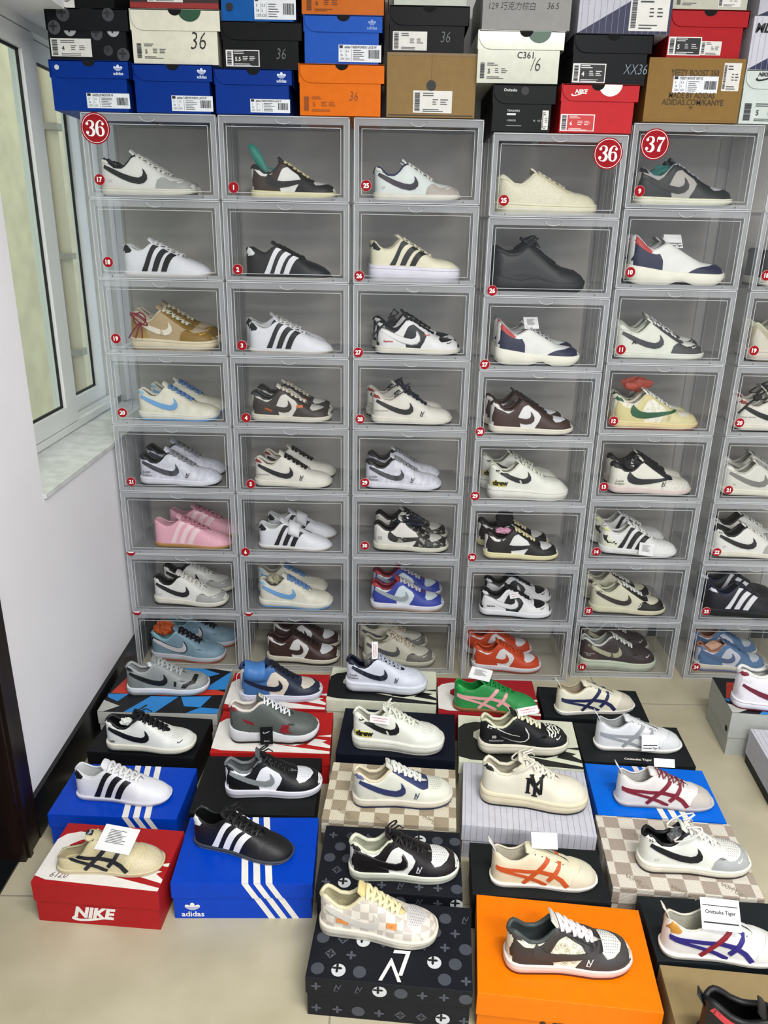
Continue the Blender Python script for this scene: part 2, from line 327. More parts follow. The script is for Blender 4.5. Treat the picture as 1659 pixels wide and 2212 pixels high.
def panel(mb, t, pts, mode, m, off=.006, sides=(-1,), cut=.045):
    tris = tessellate_polygon([[Vector((a, b, 0)) for a, b in pts]])
    bm = bmesh.new(); vs = [bm.verts.new((a, b, 0)) for a, b in pts]
    for tr in tris:
        try: bm.faces.new([vs[i] for i in tr])
        except ValueError: pass
    x0, x1 = min(p[0] for p in pts), max(p[0] for p in pts); y0, y1 = min(p[1] for p in pts), max(p[1] for p in pts)
    cy = cut if mode == 'z' else .13
    for ax, a, b, st in ((0, x0, x1, cut), (1, y0, y1, cy)):
        n = int((b - a) / st)
        for k in range(1, n + 1):
            c = a + (b - a) * k / (n + 1); co = (c, 0, 0) if ax == 0 else (0, c, 0); no = (1, 0, 0) if ax == 0 else (0, 1, 0)
            bmesh.ops.bisect_plane(bm, geom=bm.verts[:] + bm.edges[:] + bm.faces[:], plane_co=co, plane_no=no)
    bm.verts.index_update(); V = [(v.co.x, v.co.y) for v in bm.verts]; Fc = [tuple(v.index for v in f.verts) for f in bm.faces]
    E = [tuple(v.index for v in e.verts) for e in bm.edges if len(e.link_faces) == 1]; bm.free()
    for s in sides:
        top = []; bot = []
        for a, b in V:
            w = b if mode == 'w' else z2w(t, a, b)
            top.append(surf(t, a, w, s, off)); bot.append(surf(t, a, w, s, -.002))
        n = len(V); mb.add(top, Fc, m, True); mb.add(top + bot, [(i, j, j + n, i + n) for i, j in E], m, False)
def thick(path, w0, w1=None):
    w1 = w0 if w1 is None else w1; L, R = [], []
    for i, (x, y) in enumerate(path):
        a = path[max(i - 1, 0)]; b = path[min(i + 1, len(path) - 1)]; d = math.hypot(b[0] - a[0], b[1] - a[1]) or 1
        w = (w0 + (w1 - w0) * i / (len(path) - 1)) / 2; nx, ny = -(b[1] - a[1]) / d * w, (b[0] - a[0]) / d * w
        L.append((x + nx, y + ny)); R.append((x - nx, y - ny))
    return L + R[::-1]
GUARD = [(.60, 0), (.625, .3), (.665, .50), (.70, .58), (.735, .50), (.77, .44), (.83, .50), (.885, .70), (.92, 1), (1, 1), (1, 0)]
FULL = [(.52, 0), (.57, .25), (.595, .5), (.56, .66), (.48, .74), (.42, .82), (.40, 1), (.70, 1), (.74, 1), (.735, .62), (.77, .44), (.83, .50), (.885, .70), (.92, 1), (1, 1), (1, 0)]
EYE = [(.375, 1), (.385, .80), (.45, .72), (.55, .66), (.64, .60), (.69, .58), (.745, .66), (.755, 1)]
SADDLE = [(0, 0), (0, .66), (.05, .62), (.11, .55), (.20, .62), (.27, .78), (.32, .93), (.345, 1), (.40, 1), (.44, .74), (.38, .56), (.32, .30), (.36, 0)]
HEEL = [(0, 0), (0, .62), (.05, .60), (.12, .50), (.20, .30), (.24, 0)]
TAB = [(0, .64), (0, 1), (.035, 1), (.085, .93), (.10, .78), (.06, .66)]
VAMP = [(.745, .62), (.78, .48), (.83, .54), (.88, .74), (.912, 1), (.745, 1)]
RTICK = [(.215, .285), (.19, .25), (.185, .205), (.21, .165), (.27, .14), (.36, .135), (.46, .150), (.60, .185), (.735, .215), (.72, .228), (.60, .222), (.48, .210), (.38, .205), (.31, .215), (.265, .24)]
def tiger(dz=0.0):
    return [thick([(.03, .215 + dz), (.15, .198 + dz), (.30, .188 + dz), (.44, .186 + dz), (.55, .168 + dz), (.635, .12), (.69, .055)], .030, .044),
            thick([(.035, .195 + dz), (.16, .165 + dz), (.30, .128), (.41, .088), (.50, .048)], .020, .036),
            thick([(.505, .30 + dz), (.43, .21 + dz), (.35, .125), (.285, .055)], .042, .034),
            thick([(.62, .25 + dz), (.565, .165 + dz), (.51, .10)], .038, .034)]
def shoe(c, label, loc, rz, length, group=None):
    """Build one shoe: toe along +x, sole on z = 0 of its root."""
    t = TYPES[c['t']]; root = thing('shoe', label, 'shoe', loc, rz, group); k = length / SL; root.scale = (k, k, k * c.get('zs', 1.0))
    fin = c.get('fin', 'leather'); rg = c.get('rough', .5)
    def mm(key, d=None, pat=fin):
        v = c.get(key, d)
        if isinstance(v, tuple): return mat(v[0], rg, v[1], v[2], v[3] if len(v) > 3 else 1.0)
        return mat(v, rg, pat)
    # sole
    def loop(o, zf, k0=1.0):
        pts = []
        for s, seq in ((-1, US), (1, US[::-1][1:-1])):
            for u in seq:
                h = t['fhw'](u); x = .5 + (u - .5) * (1 + 2 * o); pts.append(Vector(((x - .5) * SL, s * (h + o * min(1, h / .05)) * SL * k0, zf(u) * SL)))
        return pts
    zt, zb, th = t['fzt'], t['fzb'], t['os']
    mb = MB(); om = mat(c['os'], .7)
    mb.grid([loop(.004, zb), loop(.010, lambda u: zb(u) + .004), loop(.011, lambda u: zb(u) + th)], om, True, True, True)
    n = len(loop(0, zb)); mb.add(loop(.004, zb), [tuple(range(n))], om); mb.build('outsole', root)
    mb = MB(); sm = mat(c['ms'], .6)
    mid = lambda u: (zb(u) + th) * .5 + zt(u) * .5
    bul = .018 if c['t'] in ('chunk', 'run', 'air', 'plat') else .013
    mb.grid([loop(.004, lambda u: zb(u) + th - .002), loop(.013, lambda u: zb(u) + th + .002), loop(bul, mid), loop(.014, lambda u: zt(u) - .008), loop(.010, zt), loop(.0, lambda u: zt(u) - .001), loop(-.03, lambda u: zt(u) - .002)], sm, True, True, True)
    if 'seam' not in c and c['t'] in ('skate', 'air', 'plat', 'high'):
        hx = c['ms'].lstrip('#'); c = dict(c, seam='#' + ''.join('%02x' % int(int(hx[i:i + 2], 16) * .86) for i in (0, 2, 4)))
    gm = mat(c.get('seam', c['ms']), .7)
    if 'seam' in c:
        mb.grid([loop(bul - .001, lambda u: zt(u) * .80 + zb(u) * .2 - .0035), loop(bul + .0032, lambda u: zt(u) * .80 + zb(u) * .2), loop(bul - .001, lambda u: zt(u) * .80 + zb(u) * .2 + .0035)], gm, True, True, True)
    mb.build('midsole', root)
    # upper
    mb = MB(); um = mm('up'); ws = [0, .12, .25, .38, .52, .66, .8, .92, 1]
    for s in (-1, 1): mb.grid([[surf(t, u, w, s) for w in ws] for u in US], um, True, False, s < 0)
    mb.build('upper', root)
    # lining: inner wall, padded collar, insole
    mb = MB(); lm = mm('co', None, 'suede'); uc = t['uc']; seq = [u for u in US if u <= uc + .09]; pad = t['pad']
    path = [(u, -1) for u in seq[::-1]] + [(u, 1) for u in seq[1:]]
    def inner(u, s, q):
        ew, hw, ez, z0 = t['few'](u), t['fhw'](u), t['fez'](u), zt(u) - .01
        x = u + .028 * max(0, 1 - u / .10) * (1 if q else .6); y = (ew - .006 if not q else hw - .020) if u > .05 else (ew if not q else hw) * .8
        return Vector(((x - .5) * SL, s * max(y, 0) * SL, ((ez - .002) * (1 - q) + (z0 + .008) * q) * SL))
    rows = [[inner(u, s, q) for u, s in path] for q in (0, .5, 1)]
    mb.grid(rows, lm, True, False, False); b = rows[-1]; mb.add(b, [tuple(range(len(b)))], mm('in', c['co'], 'suede'))
    cp = [Vector(((u - .5 + .006) * SL, s * max(t['few'](u) - pad * .35, 0) * SL, (t['fez'](u) + .002 - .25 * pad) * SL)) for u, s in path if u <= uc + .03]
    mb.tube(cp, pad * SL, lm, 8, 1.0, (0, 0, 1)); mb.build('lining', root)
    # tongue
    if c.get('tongue', True):
        mb = MB(); ut = t['ut']; rows = []; hgt = c.get('tgh', .055)
        P = [(ut + .02, t['fez'](ut) - .012), (ut - .06, t['fez'](ut - .06) + .004), (.55, t['fez'](.55) + .008), (.46, t['fez'](.46) + .010), (uc + .02, t['fez'](uc + .02) + .012), (uc - .015, t['fez'](uc) + .018 + hgt * .5), (uc - .045, t['fez'](uc) + .012 + hgt)]
        hwid = [.030, .050, .055, .060, .068, .074, .060]
        for th2 in (0, -.014):
            rows.append([[Vector(((x + (th2 * .5) - .5) * SL, y * hwid[i] * SL, (z + th2 - .016 * y * y) * SL)) for y in (-1, -.6, 0, .6, 1)] for i, (x, z) in enumerate(P)])
        tm = mm('tg', c['up'], 'suede'); mb.grid(rows[0], tm, True); mb.grid(rows[1], tm, True, False, True)
        edge = lambda R: [r[0] for r in R] + R[-1] + [r[-1] for r in R][::-1]
        mb.grid([edge(rows[0]), edge(rows[1])], tm, False, False, True); tg = mb.build('tongue', root)
        if 'tlab' in c:
            mb = MB(); q = P[-1]; lab = mat(c['tlab'][0], .6); tm2 = mat(c['tlab'][2], .6)
            a = Vector(((q[0] - .5) * SL, 0, q[1] * SL)); bb = Vector(((P[-3][0] - .5) * SL, 0, P[-3][1] * SL)); y = (a - bb).normalized(); cv = Cv(mb, bb + y * .0015, (0, -1, 0), y)
            if cv.n.z < 0: cv = Cv(mb, bb + y * .0015, (0, 1, 0), y)
            cv.rect(-.008, .001, .008, .016, lab, .0022); cv.text(c['tlab'][1], 0, .008, .007, tm2, .0028, .02, center=True); mb.build('tongue_label', tg)
    # laces
    if c.get('laces', True):
        mb = MB(); lc = mm('la', None, None); n = c.get('nl', 6); lf = c.get('lw', .018)
        for i in range(n):
            u = uc + .035 + (t['ut'] - uc - .085) * i / (n - 1); ew = t['few'](u) + .020; z = t['fez'](u); dx = .010 if i % 2 else -.006
            pts = [((u + dx * y - .5) * SL, y * ew * SL, (z + .026 - .030 * abs(y) ** 3) * SL) for y in (-1, -.8, -.45, 0, .45, .8, 1)]
            mb.tube(pts, lf * SL, lc, 6, .42, (.45, 0, .9))
            if i < n - 1:
                u2 = uc + .035 + (t['ut'] - uc - .085) * (i + 1) / (n - 1); z2 = t['fez'](u2)
                for s in (-1, 1):
                    mb.tube([((u - .5) * SL, s * ew * .9 * SL, (z + .010) * SL), (((u + u2) / 2 - .5) * SL, s * ew * .45 * SL, ((z + z2) / 2 + .022) * SL), ((u2 - .5) * SL, -s * ew * .25 * SL, (z2 + .020) * SL)], lf * .8 * SL, lc, 5, .4, (.45, 0, .9))
        if c.get('bow'):
            u = uc + .02; z = t['fez'](u) + .045
            for s in (-1, 1):
                q = [((u - .5 + .16 * math.sin(a) * .6 * c['bow'] - .02) * SL, (s * .055 + .05 * s * (1 - math.cos(a))) * SL * .9, (z + .05 * math.sin(a) - .012 * a) * SL) for a in [PI * 2 * i / 10 for i in range(11)]]
                mb.tube(q, .011 * SL, lc, 5, .6)
                mb.tube([((u - .5) * SL, s * .02 * SL, z * SL), ((u - .44) * SL, s * .08 * SL, (z - .005) * SL), ((u - .40) * SL, s * .12 * SL, (z - .07) * SL)], .010 * SL, lc, 5, .6)
            mb.tube([((u - .51) * SL, -.02 * SL, z * SL), ((u - .51) * SL, .02 * SL, z * SL)], .02 * SL, lc, 6)
        mb.build('laces', root)
    # panels
    def pn(name, poly, mode, key, off=.006, sides=(-1, 1), d=None, pat=fin):
        mb = MB(); panel(mb, t, poly, mode, mm(key, d, pat), off, sides); return mb.build(name, root)
    if 'gd' in c:
        g = FULL if c.get('panda') else GUARD
        if c['t'] in ('slim', 'mule', 'run'): g = [(.70, 0), (.745, .42), (.80, .66), (.845, 1), (1, 1), (1, 0)] if c['t'] != 'run' else [(.58, 0), (.70, .32), (.80, .50), (.87, .74), (.91, 1), (1, 1), (1, 0)]
        pn('toe_guard', g, 'w', 'gd')
    if 'hl' in c:
        hp = SADDLE if c.get('panda') else HEEL
        if c['t'] == 'run': hp = [(0, 0), (0, .56), (.10, .56), (.20, .60), (.29, .50), (.33, .25), (.335, 0)]
        pn('heel_counter', hp, 'w', 'hl')
    if 'ht' in c:
        tb = TAB
        if c['t'] == 'run': tb = [(0, .54), (0, 1), (.14, 1), (.22, .72), (.20, .58), (.10, .54)]
        if c['t'] in ('slim', 'plat'): tb = [(0, .50), (0, 1), (.06, 1), (.115, .80), (.10, .62), (.04, .48)]
        pn('heel_tab', tb, 'w', 'ht', .0085)
        if 'httext' in c:
            mb = MB(); stext(mb, t, c['httext'][0], .045, c['httext'][2], c['httext'][3], mat(c['httext'][1], .6), .0105, -.25); mb.build('heel_text', root)
    if 'ey' in c: pn('eyestay', EYE, 'w', 'ey')
    if 'vp' in c or c.get('perf'):
        mb = MB(); panel(mb, t, VAMP, 'w', mm('vp', c['up']), .003, (-1, 1))
        if c.get('perf'):
            dm = mat('#55524c', .9)
            for i in range(8):
                for j in range(-4, 5):
                    u = .765 + .018 * i + (.009 if j % 2 else 0); w = 1 - abs(j) * .085
                    if u > .90 - abs(j) * .012: continue
                    p = surf(t, u, w, -1 if j <= 0 else 1, .0045)
                    mb.add([p + Vector((.0009 * math.cos(a), .0009 * math.sin(a), 0)) for a in (0, 1.05, 2.1, 3.14, 4.19, 5.24)], [(0, 1, 2, 3, 4, 5)], dm)
        mb.build('toe_box', root)
    # side marks
    lg = c.get('lg'); sds = (-1, 1) if c.get('far') else (-1,)
    for pt in c.get('patch', []):                    # (colour, mode, polygon)
        mb = MB(); panel(mb, t, pt[2], pt[1], mat(pt[0], rg, 'suede'), .0098, (-1,)); mb.build('side_patch', root)
    if lg:
        kind, colr = lg[0], lg[1:]; lmx = mat(colr[0], rg, colr[1], colr[2]) if len(colr) > 2 else mat(colr[0], rg, 'leather')
        dz = c.get('lz', 0) + {'skate': 0, 'high': .01, 'air': .048, 'chunk': .06}.get(c['t'], 0)
        if kind in ('tick', 'rtick'):
            P = TICK if kind == 'tick' else RTICK; P = [(a, b + dz) for a, b in P]
            if c['t'] == 'air': P = [(a * .96 + .02, b) for a, b in P]
            for sd in sds:
                mb = MB()
                if 'lo' in c:
                    cx = .3; ce = .2 + dz; panel(mb, t, [(cx + (a - cx) * 1.05, ce + (b - ce) * 1.18) for a, b in P], 'z', mat(c['lo'], rg, 'leather'), .0085, (sd,))
                panel(mb, t, P, 'z', lmx, .011, (sd,)); mb.build('side_emblem', root)
        if kind == 'stripes':
            hb = t['fzt'](.35); Q = [[(.22, hb + .012), (.285, hb + .012), (.425, .80), (.365, .80)], [(.335, hb + .01), (.40, hb + .01), (.535, .80), (.475, .80)], [(.445, hb + .008), (.51, hb + .008), (.625, .80), (.565, .80)]]
            for q in Q:
                f = []
                for a, b in q: f.append((a, z2w(t, a, b) if b < .5 else b))
                for sd in sds: mb = MB(); panel(mb, t, f, 'w', lmx, .009, (sd,)); mb.build('side_stripe', root)
        if kind == 'tiger':
            for i, q in enumerate(tiger(.0 if c['t'] != 'chunk' else .06)):
                kk = lmx if not (i == 2 and 'bar' in c) else mat(c['bar'], rg, 'leather')
                for sd in sds: mb = MB(); panel(mb, t, q, 'z', kk, .008 + .0012 * i, (sd,)); mb.build('side_stripe', root)
    for tx in c.get('tx', []):                       # (text, colour, u, z, size, bold)
        mb = MB(); stext(mb, t, tx[0], tx[2], tx[3], tx[4], mat(tx[1], .6), .0135, 0, tx[5] if len(tx) > 5 else .01); mb.build('side_lettering', root)
    if 'lv' in c:
        mb = MB(); lm2 = mat(c['lv'], .5); stext(mb, t, 'L', .595, .125 + (.05 if c['t'] == 'air' else 0), .075, lm2, .010, .25); stext(mb, t, 'V', .612, .135 + (.05 if c['t'] == 'air' else 0), .070, lm2, .011); mb.build('side_monogram', root)
    if 'mini' in c:
        mb = MB(); panel(mb, t, [(.86 - (a - .3) * .12, (.152 if c['t'] != 'air' else .20) + (b - .2) * .12) for a, b in TICK], 'z', mat(c['mini'], .5), .010, (-1,), .2); mb.build('toe_emblem', root)
    if 'eye' in c:
        mb = MB(); em = mat(c['eye'], .4); 
        for i in range(5):
            u = uc + .03 + (t['ut'] - uc - .10) * i / 4; p = surf(t, u, .90, -1, .008)
            mb.add([p + Vector((.0016 * math.cos(a), -.0004, .0016 * math.sin(a))) for a in [2 * PI * q / 8 for q in range(8)]], [tuple(range(8))], em)
        mb.build('eyelets', root)
    if 'strap' in c:
        mb = MB(); R = []
        for u in c['strap'][1:]:
            R.append([surf(t, u, w, -1, .020) for w in (.42, .6, .8, 1)] + [Vector(((u - .5) * SL, 0, (t['fez'](u) + .045) * SL))] + [surf(t, u, w, 1, .020) for w in (1, .8, .6, .42)])
        mb.grid(R, mat(c['strap'][0], .5, 'leather'), True); o = mb.build('strap', root); so = o.modifiers.new('s', 'SOLIDIFY'); so.thickness = .003
    if c.get('flap'):
        mb = MB(); m2 = mat(c['flap'], .5); u = 0.0
        mb.grid([[((x - .5 - dx) * SL, y * SL, z * SL) for y in (-.035, -.02, .02, .035)] for x, z, dx in ((.05, .30, 0), (.02, .36, 0), (-.01, .42, 0), (-.045, .47, 0))], m2, True); o = mb.build('heel_pull', root); so = o.modifiers.new('s', 'SOLIDIFY'); so.thickness = .002
    if c.get('tagc'):
        x, y, z, w, h, rx, rzz, kind = c['tagc']; mb = MB(); T = Matrix.Translation((x * SL, y * SL, z * SL)) @ Matrix.Rotation(rzz, 4, 'Z') @ Matrix.Rotation(rx, 4, 'X')
        body = {'navy': '#262c4c', 'black': '#17181a'}.get(kind, '#e8e8e8'); bm_ = mat(body, .5); ink = mat('#222222', .6) if kind not in ('navy', 'black') else mat('#c8d0dc', .6)
        mb.box(-w / 2, w / 2, -h / 2, h / 2, -.0004, .0004, bm_, T); cv = Cv(mb, (0, 0, .0004), (1, 0, 0), (0, 1, 0), T); rnd = random.Random(int(w * 1e5))
        if kind == 'white': lines(cv, -w * .3, h * .3, w * .3, 9, h * .06, ink, rnd, h * .018)
        if kind == 'tigertag': cv.rect(-w * .42, -h * .18, w * .42, -h * .13, ink, .0008); cv.text('Onitsuka Tiger', 0, -h * .34, w * .15, ink, .0008, .02, center=True)
        if kind == 'tigerv': cv.text('Onitsuka Tiger', 0, h * .05, h * .17, ink, .0008, .02, rot=-PI / 2 * 0, center=True); cv.rect(-w * .45, h * .25, w * .45, h * .28, ink); cv.rect(-w * .45, -h * .30, w * .45, -h * .25, ink)
        if kind == 'redt':
            L_, S_ = max(w, h), min(w, h); ro = 0 if w > h else PI / 2; rd = mat('#c03a3a', .6)
            for k_, (tt, o_) in enumerate((('CONSUMER NOTICE', .17), ('LOUIS VUITTON', -.17))): cv.text(tt, 0 if w > h else -S_ * o_, S_ * o_ if w > h else 0, L_ * .085, rd, .0008, .01, rot=ro, center=True)
        if kind == 'navy': cv.text('Ortholite', 0, 0, w * .2, ink, .0008, center=True)
        if kind == 'black': cv.poly([(a - w * .3, b + h * .12) for a, b in tick_pts(w * .6)], ink); cv.text('Sacai', 0, -h * .28, w * .22, ink, .0008, shear=.3, center=True)
        mb.build('hang_tag', root)
    return root
def stext(mb, t, s, u, z, size, m, off, shear=0.0, bold=0.01):   # lettering laid on the side of the upper, read from the outer side
    vs, fs = text2d(s, bold, shear)
    out = []
    for a, b in vs:
        uu = u + a * size; zz = z + b * size; out.append(surf(t, uu, z2w(t, uu, zz), -1, off))
    mb.add(out, fs, m)
# ------------------------------------------------------------------ the room
XW, YB = -0.838, 2.575                               # left wall face, back wall face
def floor_mat():
    m = bpy.data.materials.new('floor tile'); m.use_nodes = True; nt = m.node_tree; N = nt.nodes; L = nt.links; b = N['Principled BSDF']
    tc = N.new('ShaderNodeTexCoord'); mp = N.new('ShaderNodeMapping'); mp.inputs['Location'].default_value = (0.085, -1.315, 0); L.new(tc.outputs['Object'], mp.inputs[0])
    br = N.new('ShaderNodeTexBrick'); br.offset = 0; br.inputs['Scale'].default_value = 1; br.inputs['Brick Width'].default_value = .8; br.inputs['Row Height'].default_value = .8
    br.inputs['Mortar Size'].default_value = .0022; br.inputs['Mortar Smooth'].default_value = 0.2; L.new(mp.outputs[0], br.inputs['Vector'])
    n = N.new('ShaderNodeTexNoise'); n.inputs['Scale'].default_value = 7; n.inputs['Detail'].default_value = 7; L.new(tc.outputs['Object'], n.inputs['Vector'])
    r = N.new('ShaderNodeValToRGB'); r.color_ramp.elements[0].position = .3; r.color_ramp.elements[0].color = (*lin('#aba389'), 1); r.color_ramp.elements[1].position = .7; r.color_ramp.elements[1].color = (*lin('#bcb49b'), 1)
    L.new(n.outputs[0], r.inputs[0]); L.new(r.outputs[0], br.inputs['Color1']); L.new(r.outputs[0], br.inputs['Color2']); br.inputs['Mortar'].default_value = (*lin('#8d8778'), 1)
    L.new(br.outputs[0], b.inputs['Base Color']); b.inputs['Roughness'].default_value = .32; b.inputs['Specular IOR Level'].default_value = .35
    return m
mb = MB(); mb.box(-2.6, 3.2, -3.0, YB + .2, -.05, 0, floor_mat()); struct(mb.build('floor'))
wall = mat('#e9e9ed', .75, None, None, .05); wgrey = mat('#d6d4d0', .8, None, None, .05)
mb = MB(); mb.box(XW - .005, 3.2, YB, YB + .15, 0, 2.85, wgrey); struct(mb.build('wall_back'))
mb = MB(); mb.box(-1.05, 3.2, -3.0, YB + .15, 2.85, 2.95, wall); struct(mb.build('ceiling'))
mb = MB()                                            # left wall with the deep window opening, seen from inside
y0, y1, z0, z1 = 1.78, 2.86, .792, 1.93
mb.box(XW - .24, XW, 1.49, y0, 0, 2.85, wall); mb.box(XW - .24, XW, y0, y1, 0, z0 - .012, wall); mb.box(XW - .24, XW, y0, y1, z1, 2.85, wall); mb.box(XW - .24, XW, y1, y1 + .1, 0, 2.85, wall)
mb.box(XW - .24, XW, -3.0, .45, 0, 2.85, wall); mb.box(XW - .24, XW, .45, 1.49, 2.12, 2.85, wall)
struct(mb.build('wall_left'))
mb = MB(); sill = mat('#d2d5d3', .45, 'marble', '#bfc3c0', .4)
mb.add([(XW + .008, y0, z0), (XW + .008, y1, z0), (XW - .24, y1, z0 + .022), (XW - .24, y0, z0 + .022), (XW + .008, y0, z0 - .012), (XW + .008, y1, z0 - .012), (XW - .24, y1, z0 - .012), (XW - .24, y0, z0 - .012)],
       [(0, 1, 2, 3), (4, 7, 6, 5), (0, 4, 5, 1), (1, 5, 6, 2), (2, 6, 7, 3), (3, 7, 4, 0)], sill)
s = mb.build('trim_1'); struct(s)
mb = MB(); mb.box(3.0, 3.2, -3, YB, 0, 2.85, wall); struct(mb.build('wall_right'))
mb = MB(); blk = mat('#121315', .25)
mb.box(XW, XW + .012, 1.49, YB, 0, .118, blk); struct(mb.build('baseboard_left'))
mb = MB(); mb.box(XW + .012, 3.0, YB - .012, YB, 0, .118, mat('#1c1f26', .25)); struct(mb.build('baseboard_back'))
# window: outer frame, near sash, far sash
win = bpy.data.objects.new('window_1', None); COL.objects.link(win); struct(win)
alu = mat('#dde0dd', .4, None, None, .05); gask = mat('#0e0f10', .6); WX = -1.005
def part(mb, name, parent, **k): return mb.build(name, parent, **k)
mb = MB(); zb_ = z0 + .016; YE = y1
mb.box(WX - .05, WX + .025, 1.70, YE, zb_, zb_ + .022, alu); mb.box(WX - .05, WX + .025, 1.70, YE, z1 - .025, z1, alu); mb.box(WX - .05, WX + .025, YE - .10, YE, zb_, z1, alu)
mb.box(WX + .025, WX + .045, YE - .05, YE, zb_, z1, alu); mb.box(WX - .002, WX + .004, 1.70, YE - .1, zb_ + .022, zb_ + .032, alu); part(mb, 'outer_frame', win)
def sash(x, ya, yb_, name, st=.075):
    mb = MB(); za, zc = zb_ + .024, z1 - .028
    mb.box(x - .012, x + .014, ya + st, yb_ - st, za, za + .055, alu); mb.box(x - .012, x + .014, ya + st, yb_ - st, zc - .05, zc, alu)
    mb.box(x - .012, x + .014, yb_ - st, yb_, za, zc, alu); mb.box(x - .012, x + .014, ya, ya + st, za, zc, alu)
    o = part(mb, 'sash', win)
    mb = MB(); g = (ya + st, yb_ - st, za + .055, zc - .05)
    for a in (0, 1): mb.box(x - .002, x + .004, (g[0], g[1] - .007)[a], (g[0] + .007, g[1])[a], g[2], g[3], gask)
    mb.box(x - .002, x + .004, g[0], g[1], g[2], g[2] + .007, gask); mb.box(x - .002, x + .004, g[0], g[1], g[3] - .007, g[3], gask); mb.build('gasket', o)
    mb = MB(); mb.box(x - .003, x + .001, g[0], g[1], g[2], g[3], glass_mat('window glass', .03, '#e8ece4', .05)); mb.build('pane', o)
sash(WX + .010, 1.55, 2.40, 'near', .082); sash(WX - .022, 2.365, YE - .11, 'far', .068)
# what stands outside the window: a plastered house wall, yellow then beige, with a pipe on brackets
mb = MB(); mb.box(-2.5, -2.3, 2.4, 4.62, -.2, 4.2, mat('#d9cc8c', .9, 'marble', '#cfc49a', .1)); tag(mb.build('yellow_wall'), 'yellow plastered house wall outside the near window pane', 'wall')
mb = MB(); mb.box(-2.5, -2.27, 4.62, 8.2, -.2, 4.2, mat('#c2b99c', .9, 'marble', '#b3aa90', .1)); tag(mb.build('beige_wall'), 'beige plastered house wall outside the far window pane', 'wall')
mb = MB(); mb.tube([(-2.22, 5.55, -.2), (-2.22, 5.55, 4.2)], .04, mat('#a59c84', .6), 16)
for zz in (.55, 1.2, 2.0): mb.box(-2.29, -2.16, 5.49, 5.61, zz, zz + .04, mat('#7d796e', .6))
tag(mb.build('drain_pipe'), 'grey-beige drain pipe on the house wall outside the window', 'pipe')
# dark wooden door casing at the near end of the left wall, doorway with a black threshold
dr = bpy.data.objects.new('door_1', None); COL.objects.link(dr); struct(dr)
wd = mat('#2a1710', .35, 'wood', '#120a07')
mb = MB(); mb.box(XW - .24, XW + .010, 1.412, 1.492, .0, 2.12, wd); mb.box(XW - .004, XW + .016, 1.425, 1.44, 0, 2.12, wd); mb.box(XW - .24, XW + .010, .45, .53, 0, 2.12, wd); mb.box(XW - .24, XW + .01, .53, 1.412, 2.04, 2.12, wd); mb.build('casing', dr)
mb = MB(); mb.box(XW - .34, XW - .006, .53, 1.412, .0, .006, mat('#15191c', .3)); struct(mb.build('trim_2'))
mb = MB(); mb.box(XW - .34, XW - .30, .53, 1.412, .0, 2.04, mat('#20160f', .5, 'wood', '#0e0806')); mb.build('leaf', dr)
# ceiling tube lights
for k, p in enumerate(TUBES):
    t = thing('ceiling_light', ('white tube light fitting on the ceiling above the shoe racks', 'white tube light fitting on the ceiling nearer the doorway')[k], 'light', (p[0], p[1], 2.85))
    mb = MB(); mb.box(-.64, .64, -.09, .09, -.03, 0, mat('#e6e6e6', .5)); mb.build('fitting', t)
    m = bpy.data.materials.new('lamp tube'); m.use_nodes = True; b = m.node_tree.nodes['Principled BSDF']; b.inputs['Emission Color'].default_value = (1, .98, .95, 1); b.inputs['Emission Strength'].default_value = 6
    mb = MB(); mb.tube([(-.6, 0, -.045), (.6, 0, -.045)], .014, m, 10); mb.build('lamp_tube', t)

